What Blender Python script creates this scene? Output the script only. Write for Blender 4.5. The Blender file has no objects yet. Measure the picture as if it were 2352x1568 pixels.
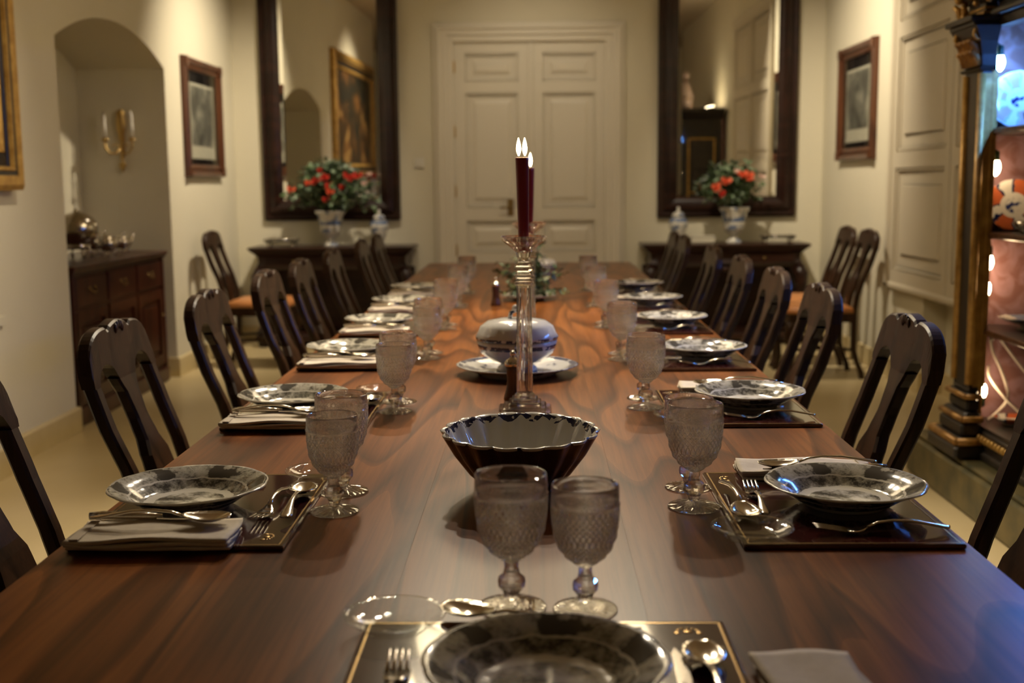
import bpy, math, random
from math import sin, cos, pi, sqrt
from mathutils import Vector, Matrix

random.seed(7)
S = bpy.context.scene
COL = S.collection

# ------------------------------------------------------------------ camera
cam_d = bpy.data.cameras.new('camera')
cam = bpy.data.objects.new('camera', cam_d)
COL.objects.link(cam)
S.camera = cam
R3 = Matrix(((0.9997768127, 0.0062638032, 0.0201764619),
             (0.0191518101, 0.1344309745, -0.9907378671),
             (-0.0089181285, 0.9909031627, 0.1342810081)))
cam.matrix_world = Matrix.Translation((0, 0, 1.29)) @ R3.to_4x4()
cam_d.sensor_width = 36
cam_d.lens = 2690 / 2352 * 36
cam_d.clip_start = 0.05
cam_d.dof.use_dof = True
cam_d.dof.focus_distance = 2.15
cam_d.dof.aperture_fstop = 3.7
cam_d.dof.aperture_blades = 0

# ------------------------------------------------------------------ world, exposure, fixed lights
W = bpy.data.worlds.new('world')
S.world = W
W.use_nodes = True
W.node_tree.nodes['Background'].inputs[0].default_value = (0.05, 0.06, 0.1, 1)
W.node_tree.nodes['Background'].inputs[1].default_value = 0.2
vs = S.view_settings
vs.view_transform = 'Standard'
vs.look = 'None'
vs.exposure = 0.52
vs.gamma = 1.0
vs.use_curve_mapping = False
S.cycles.sample_clamp_indirect = 6
S.cycles.adaptive_threshold = 0.02
S.cycles.max_bounces = 9
S.cycles.diffuse_bounces = 3
S.cycles.glossy_bounces = 4
S.cycles.transmission_bounces = 10
WARM = (1.0, 0.79, 0.48)
SHADE_L = 5.2          # radiance of the chandelier's frosted panes
BULB_L = 45.0
SPOT_W = 225
SPOT_C = (1.0, 0.86, 0.65)
CEIL = 3.5

# ------------------------------------------------------------------ materials
MATS = {}


def nm(name):
    m = bpy.data.materials.new(name)
    m.use_nodes = True
    nt = m.node_tree
    return m, nt, nt.nodes['Principled BSDF']


def setp(b, **k):
    names = dict(color='Base Color', rough='Roughness', metal='Metallic', trans='Transmission Weight', ior='IOR',
                 coat='Coat Weight', coatr='Coat Roughness', spec='Specular IOR Level', emit='Emission Strength',
                 ecol='Emission Color', sheen='Sheen Weight', sss='Subsurface Weight')
    for a, v in k.items():
        if a in ('color', 'ecol'):
            v = (*v[:3], 1)
        b.inputs[names[a]].default_value = v


def plain(name, color, **k):
    m, nt, b = nm(name)
    k.setdefault('rough', .5)
    setp(b, color=color, **k)
    MATS[name] = m
    return m


def node(nt, t, **inp):
    n = nt.nodes.new('ShaderNode' + t)
    for k, v in inp.items():
        if k.startswith('_'):
            setattr(n, k[1:], v)
        else:
            key = int(k[1:]) if k[0] == 'i' and k[1:].isdigit() else k
            n.inputs[key].default_value = v
    return n


def lk(nt, a, ao, b, bi):
    nt.links.new(a.outputs[ao], b.inputs[bi])


def coords(nt, scale=(1, 1, 1), which='Object', rot=(0, 0, 0)):
    tc = node(nt, 'TexCoord')
    mp = node(nt, 'Mapping')
    mp.inputs['Scale'].default_value = scale
    mp.inputs['Rotation'].default_value = rot
    lk(nt, tc, which, mp, 'Vector')
    return mp


def ramp(nt, stops, interp='LINEAR'):
    r = node(nt, 'ValToRGB')
    cr = r.color_ramp
    cr.interpolation = interp
    while len(cr.elements) < len(stops):
        cr.elements.new(.5)
    for e, (p, c) in zip(cr.elements, stops):
        e.position = p
        e.color = (*c, 1) if len(c) == 3 else c
    return r


def mathn(nt, op, a, b=None, clamp=False):
    n = node(nt, 'Math', _operation=op, _use_clamp=clamp)
    for i, v in enumerate((a, b)):
        if v is None:
            continue
        if isinstance(v, tuple):
            lk(nt, v[0], v[1], n, i)
        else:
            n.inputs[i].default_value = v
    return n


def mixc(nt, fac, a, b):
    n = node(nt, 'Mix', _data_type='RGBA')
    for idx, v in ((0, fac), (6, a), (7, b)):
        if isinstance(v, tuple) and len(v) == 2 and hasattr(v[0], 'outputs'):
            nt.links.new(v[0].outputs[v[1]], n.inputs[idx])
        else:
            n.inputs[idx].default_value = (*v, 1) if isinstance(v, tuple) else v
    return n


def bump(nt, b, src, strength=.2, dist=.01):
    n = node(nt, 'Bump')
    n.inputs['Strength'].default_value = strength
    n.inputs['Distance'].default_value = dist
    lk(nt, src[0], src[1], n, 'Height')
    lk(nt, n, 'Normal', b, 'Normal')


def noisy(name, c1, c2, scale=5, stretch=(1, 1, 1), detail=4, bstr=0, **k):
    """a colour that drifts between two tones"""
    m, nt, b = nm(name)
    k.setdefault('rough', .6)
    setp(b, **k)
    mp = coords(nt, stretch)
    n = node(nt, 'TexNoise', Scale=scale, Detail=detail)
    lk(nt, mp, 0, n, 'Vector')
    r = ramp(nt, [(.3, c1), (.7, c2)])
    lk(nt, n, 0, r, 0)
    lk(nt, r, 0, b, 'Base Color')
    if bstr:
        bump(nt, b, (n, 0), bstr)
    MATS[name] = m
    return m


def wood(name, c_dark, c_mid, c_light, axis=1, rings=9, rough=.3, gs=1.0, coat=0, spec=.38):
    """figured wood: contour lines of a stretched noise (cathedral grain) plus fine fibre"""
    m, nt, b = nm(name)
    setp(b, rough=rough, coat=coat, coatr=.08, spec=spec)
    s = [4 * gs, 4 * gs, 4 * gs]
    s[axis] = .55 * gs
    mp = coords(nt, s)
    n1 = node(nt, 'TexNoise', Scale=1.0, Detail=1.5, Roughness=.45, Distortion=.25)
    lk(nt, mp, 0, n1, 'Vector')
    mul = mathn(nt, 'MULTIPLY', (n1, 0), float(rings))
    fr = mathn(nt, 'FRACT', (mul, 0))
    r1 = ramp(nt, [(0, c_light), (.55, c_mid), (.86, c_dark), (1, c_mid)])
    lk(nt, fr, 0, r1, 0)
    s2 = [90 * gs, 90 * gs, 90 * gs]
    s2[axis] = 2.5 * gs
    mp2 = coords(nt, s2)
    n2 = node(nt, 'TexNoise', Scale=1.0, Detail=5, Roughness=.65)
    lk(nt, mp2, 0, n2, 'Vector')
    mp3 = coords(nt, (1.3, 1.3, 1.3))
    n3 = node(nt, 'TexNoise', Scale=1.0, Detail=3)
    lk(nt, mp3, 0, n3, 'Vector')
    r3 = ramp(nt, [(.35, c_mid), (.65, c_light)])
    lk(nt, n3, 0, r3, 0)
    mx = mixc(nt, .35, (r1, 0), (r3, 0))
    r2 = ramp(nt, [(.3, (.62, .62, .62)), (.6, (1.1, 1.1, 1.1))])
    lk(nt, n2, 0, r2, 0)
    fin = node(nt, 'Mix', _data_type='RGBA', _blend_type='MULTIPLY')
    fin.inputs[0].default_value = 1
    lk(nt, mx, 2, fin, 6)
    lk(nt, r2, 0, fin, 7)
    lk(nt, fin, 2, b, 'Base Color')
    bump(nt, b, (n2, 0), .06, .002)
    MATS[name] = m
    return m


def glass(name, tint=(1, 1, 1), rough=0.0, ior=1.5):
    m, nt, b = nm(name)
    setp(b, color=tint, rough=rough, trans=1.0, ior=ior)
    MATS[name] = m
    return m


def glow(name, color, strength, base=(.8, .8, .8)):
    m, nt, b = nm(name)
    setp(b, color=base, ecol=color, emit=strength, rough=.4)
    MATS[name] = m
    return m


def radial(nt, flat='Z'):
    """radius and angle about the object's axis"""
    tc = node(nt, 'TexCoord')
    sp = node(nt, 'SeparateXYZ')
    lk(nt, tc, 'Object', sp, 0)
    x2 = mathn(nt, 'MULTIPLY', (sp, 0), (sp, 0))
    y2 = mathn(nt, 'MULTIPLY', (sp, 1), (sp, 1))
    r = mathn(nt, 'SQRT', (mathn(nt, 'ADD', (x2, 0), (y2, 0)), 0))
    a = mathn(nt, 'ARCTAN2', (sp, 1), (sp, 0))
    return tc, r, a


def transferware():
    m, nt, b = nm('transferware')
    setp(b, rough=.11, spec=.4)
    tc, r, a = radial(nt)
    white, grey, dark = (.74, .69, .57), (.40, .37, .29), (.07, .064, .052)
    n1 = node(nt, 'TexNoise', Scale=55, Detail=6, Roughness=.7)
    lk(nt, tc, 'Object', n1, 'Vector')
    n2 = node(nt, 'TexNoise', Scale=36, Detail=4)
    lk(nt, tc, 'Object', n2, 'Vector')
    v1 = node(nt, 'TexVoronoi', Scale=22)
    v1.feature = 'DISTANCE_TO_EDGE'
    lk(nt, tc, 'Object', v1, 'Vector')
    # rim ground: lacy grey; with dark bouquets following the angle
    rimg = ramp(nt, [(.36, dark), (.46, grey), (.62, (.55, .51, .41))])
    lk(nt, n1, 0, rimg, 0)
    lac = ramp(nt, [(0, (.62, .57, .46)), (.07, (0, 0, 0))])
    lk(nt, v1, 0, lac, 0)
    sc = mathn(nt, 'COSINE', (mathn(nt, 'MULTIPLY', (a, 0), 6.0), 0))
    scm = mathn(nt, 'ADD', (mathn(nt, 'MULTIPLY', (sc, 0), .16), 0), (n2, 0))
    bq = ramp(nt, [(.5, (0, 0, 0)), (.56, (1, 1, 1))])
    lk(nt, scm, 0, bq, 0)
    rim0 = node(nt, 'Mix', _data_type='RGBA', _blend_type='LIGHTEN')
    rim0.inputs[0].default_value = .7
    lk(nt, rimg, 0, rim0, 6)
    lk(nt, lac, 0, rim0, 7)
    rim = mixc(nt, (bq, 0), (rim0, 2), dark)
    # well scene: dark foliage on the shoulder, pale sky, scene in the middle
    shoulder = ramp(nt, [(.42, dark), (.56, grey), (.66, white)])
    lk(nt, n1, 0, shoulder, 0)
    sc2 = mathn(nt, 'ADD', (n1, 0), (n2, 0))
    scene = ramp(nt, [(.42, dark), (.5, grey), (.6, white)])
    lk(nt, mathn(nt, 'MULTIPLY', (sc2, 0), .5), 0, scene, 0)
    rn = mathn(nt, 'ADD', (r, 0), (mathn(nt, 'MULTIPLY', (n2, 0), .012), 0))

    def step(x):
        s = mathn(nt, 'GREATER_THAN', (rn, 0), x)
        return s
    c = mixc(nt, (step(.062), 0), (scene, 0), white)
    c = mixc(nt, (step(.078), 0), (c, 2), (shoulder, 0))
    c = mixc(nt, (step(.098), 0), (c, 2), white)
    c = mixc(nt, (step(.101), 0), (c, 2), (rim, 2))
    c = mixc(nt, (step(.1315), 0), (c, 2), white)
    lk(nt, c, 2, b, 'Base Color')
    MATS['transferware'] = m


def porcelain(name, band_col, z0=None, z1=None, r0=None, r1=None, motif=0, white=(.66, .64, .6)):
    """white glaze, painted band by height or by radius"""
    m, nt, b = nm(name)
    setp(b, rough=.08, coat=.3, coatr=.03)
    tc, r, a = radial(nt)
    sp = node(nt, 'SeparateXYZ')
    lk(nt, tc, 'Object', sp, 0)
    q = (sp, 2) if z0 is not None else (r, 0)
    lo, hi = (z0, z1) if z0 is not None else (r0, r1)
    inb = mathn(nt, 'MULTIPLY', (mathn(nt, 'GREATER_THAN', q, lo), 0), (mathn(nt, 'LESS_THAN', q, hi), 0))
    n = node(nt, 'TexNoise', Scale=60, Detail=2)
    lk(nt, tc, 'Object', n, 'Vector')
    nz = mathn(nt, 'LESS_THAN', (n, 0), .58)
    fac = mathn(nt, 'MULTIPLY', (inb, 0), (nz, 0))
    if motif:
        n2 = node(nt, 'TexNoise', Scale=motif, Detail=3)
        lk(nt, tc, 'Object', n2, 'Vector')
        mo = ramp(nt, [(.54, (0, 0, 0)), (.6, (.85, .85, .85))])
        lk(nt, n2, 0, mo, 0)
        fac = mathn(nt, 'MAXIMUM', (fac, 0), (mo, 0))
    c = mixc(nt, (fac, 0), white, band_col)
    lk(nt, c, 2, b, 'Base Color')
    MATS[name] = m


def imari(name, sectors, tone=(.62, .6, .55), rim=.12, cols=((.45, .11, .04), (.5, .18, .08), (.012, .016, .06), (.015, .02, .08))):
    m, nt, b = nm(name)
    setp(b, rough=.12)
    tc, r, a = radial(nt)
    w = mathn(nt, 'SINE', (mathn(nt, 'MULTIPLY', (a, 0), float(sectors)), 0))
    n = node(nt, 'TexNoise', Scale=45, Detail=4)
    lk(nt, tc, 'Object', n, 'Vector')
    wn = mathn(nt, 'ADD', (mathn(nt, 'MULTIPLY', (w, 0), .5), 0), (n, 0))
    sec = ramp(nt, [(.12, cols[0]), (.42, cols[1]), (.47, cols[2]), (.66, cols[3]), (.72, tone), (.95, tone)], 'CONSTANT')
    lk(nt, wn, 0, sec, 0)
    core = ramp(nt, [(.45, (.02, .03, .12)), (.55, tone)])
    lk(nt, n, 0, core, 0)
    c = mixc(nt, (mathn(nt, 'GREATER_THAN', (r, 0), rim * .26), 0), (core, 0), tone)
    c = mixc(nt, (mathn(nt, 'GREATER_THAN', (r, 0), rim * .42), 0), (c, 2), (sec, 0))
    c = mixc(nt, (mathn(nt, 'GREATER_THAN', (r, 0), rim * .95), 0), (c, 2), tone)
    lk(nt, c, 2, b, 'Base Color')
    MATS[name] = m


def engraving(name):
    m, nt, b = nm(name)
    setp(b, rough=.5)
    mp = coords(nt)
    n = node(nt, 'TexNoise', Scale=5, Detail=7, Roughness=.62, Distortion=.6)
    lk(nt, mp, 0, n, 'Vector')
    r = ramp(nt, [(.32, (.035, .035, .03)), (.5, (.16, .15, .12)), (.68, (.45, .42, .33))])
    lk(nt, n, 0, r, 0)
    lk(nt, r, 0, b, 'Base Color')
    MATS[name] = m


def oil_painting(name):
    m, nt, b = nm(name)
    setp(b, rough=.35)
    mp = coords(nt, (1, 1, 1))
    n = node(nt, 'TexNoise', Scale=2.2, Detail=6, Distortion=.8)
    lk(nt, mp, 0, n, 'Vector')
    r = ramp(nt, [(.3, (.012, .02, .018)), (.48, (.03, .022, .012)), (.6, (.16, .07, .02)), (.68, (.4, .25, .08)), (.8, (.02, .03, .03))])
    lk(nt, n, 0, r, 0)
    lk(nt, r, 0, b, 'Base Color')
    MATS[name] = m


def damask(name):
    m, nt, b = nm(name)
    setp(b, rough=.6, sheen=.3)
    mp = coords(nt, (1, 1, 1))
    n = node(nt, 'TexNoise', Scale=9, Detail=2, Distortion=1.6)
    lk(nt, mp, 0, n, 'Vector')
    r = ramp(nt, [(.42, (.33, .18, .20)), (.58, (.22, .095, .085))])
    lk(nt, n, 0, r, 0)
    lk(nt, r, 0, b, 'Base Color')
    MATS[name] = m


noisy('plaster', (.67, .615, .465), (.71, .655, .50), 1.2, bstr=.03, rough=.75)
noisy('ceiling_paint', (.46, .39, .28), (.52, .44, .32), 2, rough=.8)  # darkened below cream so the ceiling throws back less light
plain('door_paint', (.72, .66, .54), rough=.38)
plain('shutter_paint', (.62, .55, .42), rough=.5)
noisy('limestone_floor', (.56, .44, .23), (.66, .53, .30), 1.6, detail=6, rough=.32)
noisy('limestone_base', (.56, .44, .22), (.66, .54, .30), 6, detail=6, rough=.45)
wood('walnut_top', (.026, .0075, .002), (.165, .051, .0115), (.265, .09, .0205), 1, 10, .29, spec=.14)
wood('walnut_leg', (.02, .008, .004), (.07, .03, .012), (.1, .045, .018), 2, 7, .35)
wood('chair_wood', (.010, .004, .002), (.032, .014, .006), (.050, .022, .010), 2, 5, .34, 1.6, spec=.3)
wood('dark_carved', (.008, .003, .002), (.022, .008, .005), (.035, .012, .007), 0, 5, .3, 1.2)
wood('mahogany', (.015, .004, .002), (.045, .011, .005), (.07, .018, .008), 2, 5, .3, 1.2)
wood('frame_wood', (.03, .009, .004), (.085, .028, .011), (.12, .042, .016), 2, 5, .3, 2)
wood('mill_wood', (.03, .012, .006), (.09, .035, .015), (.14, .06, .025), 2, 4, .3, 5)
noisy('gilt', (.36, .19, .04), (.62, .38, .10), 22, detail=4, bstr=.25, rough=.36, metal=.3)
noisy('old_gilt', (.2, .09, .02), (.5, .27, .07), 16, detail=5, bstr=.3, rough=.42, metal=.3)
noisy('cabinet_dark', (.016, .014, .014), (.035, .026, .018), 12, rough=.32)
noisy('cabinet_marbled', (.03, .035, .02), (.17, .13, .05), 9, detail=6, rough=.3)
noisy('orange_leather', (.50, .19, .055), (.58, .24, .075), 14, rough=.42)
noisy('linen', (.60, .51, .39), (.66, .57, .44), 60, rough=.85, bstr=.1)
plain('linen_border', (.5, .42, .32), rough=.85)
noisy('oxblood_leather', (.040, .006, .005), (.055, .009, .007), 90, rough=.13, coat=1.0, coatr=.05)
plain('gold_line', (.45, .28, .09), rough=.25, metal=.9)
plain('silver', (.72, .66, .56), rough=.14, metal=1)
plain('old_silver', (.55, .5, .43), rough=.2, metal=1)
plain('brass', (.55, .38, .14), rough=.28, metal=1)
plain('dark_brass', (.3, .2, .08), rough=.4, metal=1)
plain('black_metal', (.02, .02, .02), rough=.3, metal=.5)
glass('crystal', (1, 1, 1), 0, 1.52)
m = MATS['crystal']; nt = m.node_tree; b = nt.nodes['Principled BSDF']; b.inputs['Transmission Weight'].default_value = .985; b.inputs['Base Color'].default_value = (1, .97, .92, 1)
lw = node(nt, 'LayerWeight', Blend=.5); fr = mathn(nt, 'ADD', (mathn(nt, 'MULTIPLY', (mathn(nt, 'POWER', (lw, 1), 3.0), 0), .6), 0), .06)
tr = node(nt, 'BsdfTransparent'); gl = node(nt, 'BsdfGlossy', Roughness=.03); mx = node(nt, 'MixShader'); mx2 = node(nt, 'MixShader')   # pressed glass: part refracting body, part thin clear wall
tr.inputs[0].default_value = (.95, .94, .91, 1)
lk(nt, fr, 0, mx, 0); lk(nt, tr, 0, mx, 1); lk(nt, gl, 0, mx, 2)
mx2.inputs[0].default_value = .3; lk(nt, b, 0, mx2, 1); lk(nt, mx, 0, mx2, 2)
nt.links.new(mx2.outputs[0], nt.nodes['Material Output'].inputs['Surface'])
m, nt, b = nm('crystal_ridge'); setp(b, color=(1, .94, .82), rough=.12, trans=.55, ior=1.5); MATS['crystal_ridge'] = m  # milky white puts the refracted sparkle of the ridges into the colour
m, nt, b = nm('thin_glass')   # single thin sheet: clear, with a Fresnel gloss
lw = node(nt, 'LayerWeight', Blend=.5); fr = mathn(nt, 'ADD', (mathn(nt, 'MULTIPLY', (mathn(nt, 'POWER', (lw, 1), 4.0), 0), .55), 0), .03); tr = node(nt, 'BsdfTransparent'); gl = node(nt, 'BsdfGlossy', Roughness=.02); mx = node(nt, 'MixShader')
tr.inputs[0].default_value = (.96, .97, .96, 1)
lk(nt, fr, 0, mx, 0); lk(nt, tr, 0, mx, 1); lk(nt, gl, 0, mx, 2)
nt.links.new(mx.outputs[0], nt.nodes['Material Output'].inputs['Surface']); nt.nodes.remove(b)
MATS['thin_glass'] = m
plain('mirror_glass', (.9, .9, .86), rough=.012, metal=1)
transferware()
porcelain('blue_band_ware', (.015, .02, .06), r0=.1245, r1=.1312, white=(.66, .63, .55))
porcelain('platter_ware', (.05, .065, .13), r0=.152, r1=.164, motif=20)
porcelain('tureen_ware', (.035, .045, .09), z0=.066, z1=.078)
porcelain('lid_ware', (.03, .035, .07), z0=-.001, z1=.008)
porcelain('delft_ware', (.07, .12, .25), z0=.17, z1=.2, motif=16, white=(.6, .58, .52))
plain('white_porcelain', (.66, .64, .6), rough=.08)
plain('brown_glaze', (.055, .026, .013), rough=.22)
imari('imari_ware', 4)
imari('imari_pale', 6, (.66, .68, .7), .11, ((.5, .35, .32), (.6, .58, .58), (.35, .4, .5), (.5, .55, .62)))
engraving('engraving')
oil_painting('oil_painting')
damask('damask')
plain('black_mount', (.006, .006, .008), rough=.12)
plain('paper', (.62, .57, .45), rough=.6)
plain('plastic_white', (.72, .68, .58), rough=.35)
plain('wax_white', (.75, .71, .62), rough=.35)
m, nt, b = nm('red_wax'); setp(b, color=(.24, .009, .011), rough=.3, sss=.25); b.inputs['Subsurface Radius'].default_value = (.02, .003, .002); MATS['red_wax'] = m
glow('flame', (1, .72, .36), 28)
glow('bulb_warm', (1, .70, .38), 50)
glow('bulb_blue', (.16, .46, 1.0), 150)
glow('led_blue', (.08, .28, 1.0), 190)
glow('bulb_chandelier', WARM, BULB_L)
glow('frosted_pane', (1, .79, .49), SHADE_L)
glow('uplight_lens', (1, .8, .5), 30)
glow('spot_lens', (1, .82, .55), 8)
noisy('leaf_green', (.035, .07, .02), (.09, .15, .055), 30, rough=.5)
noisy('leaf_pale', (.10, .15, .09), (.2, .26, .15), 30, rough=.55)
noisy('leaf_olive', (.07, .085, .02), (.17, .17, .05), 30, rough=.5)
noisy('petal_red', (.36, .018, .01), (.52, .035, .018), 40, rough=.5)
plain('petal_orange', (.62, .10, .04), rough=.5)
plain('petal_pink', (.7, .5, .42), rough=.5)
plain('stem_brown', (.05, .03, .015), rough=.7)
plain('cable_white', (.72, .66, .58), rough=.4)
plain('socket_green', (.01, .04, .03), rough=.4)
plain('statue_stone', (.3, .22, .18), rough=.6)


# ------------------------------------------------------------------ mesh builder
class MB:
    def __init__(s):
        s.v, s.f, s.mi, s.sm = [], [], [], []

    def add(s, vs, fs, mi=0, smooth=False, M=None):
        o = len(s.v)
        s.v += [tuple(M @ Vector(p)) if M else tuple(p) for p in vs]
        for f in fs:
            s.f.append([o + i for i in f]); s.mi.append(mi); s.sm.append(smooth)
        return s

    def box(s, x0, x1, y0, y1, z0, z1, mi=0, M=None, bev=0):
        if x0 > x1: x0, x1 = x1, x0
        if y0 > y1: y0, y1 = y1, y0
        if z0 > z1: z0, z1 = z1, z0
        if bev:
            b = min(bev, (x1 - x0) * .45, (y1 - y0) * .45, (z1 - z0) * .45)
            rings = []
            for z, i in ((z0, b), (z0 + b, 0), (z1 - b, 0), (z1, b)):
                X0, X1, Y0, Y1 = x0 + i, x1 - i, y0 + i, y1 - i
                rings.append([(X0 + b, Y0, z), (X1 - b, Y0, z), (X1, Y0 + b, z), (X1, Y1 - b, z), (X1 - b, Y1, z), (X0 + b, Y1, z), (X0, Y1 - b, z), (X0, Y0 + b, z)])
            return s.loft(rings, mi, M=M, closed=True, caps=True)
        vs = [(x, y, z) for z in (z0, z1) for y in (y0, y1) for x in (x0, x1)]
        return s.add(vs, [(0, 2, 3, 1), (4, 5, 7, 6), (0, 1, 5, 4), (2, 6, 7, 3), (0, 4, 6, 2), (1, 3, 7, 5)], mi, False, M)

    def loft(s, rings, mi=0, smooth=False, M=None, closed=True, caps=False, wrap=False):
        n = len(rings[0]); vs = [p for r in rings for p in r]; fs = []
        m = len(rings)
        for i in range(m if wrap else m - 1):
            a, b2 = i * n, ((i + 1) % m) * n
            for j in range(n if closed else n - 1):
                k = (j + 1) % n
                fs.append((a + j, a + k, b2 + k, b2 + j))
        if caps:
            fs.append(tuple(reversed(range(n)))); fs.append(tuple((m - 1) * n + i for i in range(n)))
        return s.add(vs, fs, mi, smooth, M)

    def lathe(s, prof, n=24, mi=0, smooth=True, M=None, mod=None, mis=None, cap=True):
        """prof: (r, z) from bottom to top; mod(r, z, angle) -> r"""
        rings = []
        for r, z in prof:
            rings.append([((mod(r, z, 2 * pi * j / n) if mod else r) * cos(2 * pi * j / n), (mod(r, z, 2 * pi * j / n) if mod else r) * sin(2 * pi * j / n), z) for j in range(n)])
        o = len(s.f)
        s.loft(rings, mi, smooth, M, True, cap)
        if mis:
            for i in range(len(prof) - 1):
                for j in range(n):
                    s.mi[o + i * n + j] = mis[i]
        return s

    def tube(s, pts, r, n=8, mi=0, smooth=True, M=None):
        pts = [Vector(p) for p in pts]; rings = []
        up = None
        for i, p in enumerate(pts):
            t = (pts[min(i + 1, len(pts) - 1)] - pts[max(i - 1, 0)]).normalized()
            if up is None:
                up = Vector((0, 0, 1)) if abs(t.z) < .9 else Vector((1, 0, 0))
            a = t.cross(up).normalized(); up = a.cross(t).normalized()
            rr = r[i] if isinstance(r, (list, tuple)) else r
            rings.append([p + a * rr * cos(2 * pi * k / n) + up * rr * sin(2 * pi * k / n) for k in range(n)])
        return s.loft(rings, mi, smooth, M, True, True)

    def prism(s, poly, a, b, axis=2, mi=0, M=None, smooth=False):
        """polygon (u, v) extruded from a to b along axis"""
        def P(u, v, w):
            return {0: (w, u, v), 1: (u, w, v), 2: (u, v, w)}[axis]
        return s.loft([[P(u, v, a) for u, v in poly], [P(u, v, b) for u, v in poly]], mi, smooth, M, True, True)

    def ball(s, c, r, n=12, mi=0, M=None, sc=(1, 1, 1)):
        m = max(4, n // 2)
        rings = []
        for i in range(m + 1):
            t = -pi / 2 + pi * i / m
            q = max(cos(t), .02)
            rings.append([(c[0] + r * sc[0] * q * cos(2 * pi * j / n), c[1] + r * sc[1] * q * sin(2 * pi * j / n), c[2] + r * sc[2] * sin(t)) for j in range(n)])
        return s.loft(rings, mi, True, M, True, True)

    def mesh(s, name, mats):
        me = bpy.data.meshes.new(name)
        me.from_pydata([tuple(v) for v in s.v], [], s.f)
        for m in (mats if isinstance(mats, (list, tuple)) else [mats]):
            me.materials.append(MATS[m])
        me.polygons.foreach_set('material_index', s.mi)
        me.polygons.foreach_set('use_smooth', s.sm)
        me.update()
        return me

    def obj(s, name, mats, parent=None, loc=None, rot=None):
        return link(name, s.mesh(name, mats), parent, loc, rot)


def link(name, data, parent=None, loc=None, rot=None):
    o = bpy.data.objects.new(name, data)
    COL.objects.link(o)
    if parent: o.parent = parent
    if loc: o.location = loc
    if rot: o.rotation_euler = rot
    return o


def tag(o, label, cat, group=None, kind=None):
    o['label'] = label
    o['category'] = cat
    if group: o['group'] = group
    if kind: o['kind'] = kind
    return o


def struct(o, label=None):
    o['kind'] = 'structure'
    if label: o['label'] = label
    return o


def thing(name, label, cat, loc=(0, 0, 0), rz=0, group=None):
    o = link(name, None, None, loc, (0, 0, rz))
    o.empty_display_size = .1
    return tag(o, label, cat, group)


def dup(root, loc, rz, label, group=None):
    kids = {}
    for o in COL.objects:
        if o.parent: kids.setdefault(o.parent.name, []).append(o)

    def cp(o, par):
        c = o.copy(); COL.objects.link(c)
        if par: c.parent = par
        for k in kids.get(o.name, []): cp(k, c)
        return c
    r = cp(root, None)
    r.location = loc; r.rotation_euler = (0, 0, rz); r['label'] = label
    if group: r['group'] = group
    return r


class Proto:
    """first use is the object itself, then copies"""
    def __init__(s, build): s.build, s.o = build, None

    def put(s, loc, rz, label, group=None):
        if s.o is None:
            s.o = s.build()
            s.o.location = loc; s.o.rotation_euler = (0, 0, rz); s.o['label'] = label
            if group: s.o['group'] = group
            return s.o
        return dup(s.o, loc, rz, label, group)


# ================================================================== ROOM
LX, RX, BY, FY = -2.44, 2.33, 9.65, -2.2
AY0, AY1, ASP, AAP, ND = 6.07, 7.85, 2.055, 2.24, .59   # arched niche

m = MB(); m.box(LX - .9, RX + .5, FY - .2, BY + .3, -.1, 0)
struct(m.obj('floor', 'limestone_floor'), 'pale polished limestone floor')
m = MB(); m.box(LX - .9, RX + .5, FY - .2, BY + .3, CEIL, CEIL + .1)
struct(m.obj('ceiling', 'ceiling_paint'), 'cream ceiling darkened in colour to dim the room')


def arch_pts(n=24):
    w = (AY1 - AY0) / 2; h = AAP - ASP
    rad = (w * w + h * h) / (2 * h); cy = (AY0 + AY1) / 2; cz = AAP - rad
    a = math.asin(w / rad)
    return [(cy + rad * sin(-a + 2 * a * i / n), cz + rad * cos(-a + 2 * a * i / n)) for i in range(n + 1)]


AP = arch_pts()
m = MB()
th = .75
m.box(LX - th, LX, FY - .2, AY0, 0, CEIL)
m.box(LX - th, LX, AY1, BY + .2, 0, CEIL)
m.box(LX - th, LX - ND, AY0, AY1, 0, CEIL)
m.loft([[(LX - ND, y, z), (LX, y, z), (LX, y, CEIL), (LX - ND, y, CEIL)] for y, z in AP], 0)
struct(m.obj('wall_left', 'plaster'), 'cream plaster wall with an arched niche')
# back wall with door opening
DX0, DX1, DZ = -.655, .595, 2.425
m = MB()
m.box(LX - th, DX0, BY, BY + .2, 0, CEIL); m.box(DX1, RX + .4, BY, BY + .2, 0, CEIL); m.box(DX0, DX1, BY, BY + .2, DZ, CEIL)
struct(m.obj('wall_back', 'plaster'), 'cream plaster wall with double doors and two tall mirrors')
# right wall with a shallow recess below the shutters
RY0, RY1 = 5.55, 7.05
m = MB()
m.box(RX, RX + .4, FY - .2, RY0, 0, CEIL); m.box(RX, RX + .4, RY1, BY, 0, CEIL)
m.box(RX + .14, RX + .4, RY0, RY1, 0, .64); m.box(RX, RX + .4, RY0, RY1, .64, CEIL)
struct(m.obj('wall_right', 'plaster'), 'cream plaster wall with panelled window shutters')
m = MB(); m.box(LX - th, RX + .4, FY - .2, FY, 0, CEIL)
struct(m.obj('wall_front', 'plaster'), 'cream plaster wall behind the camera')

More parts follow.
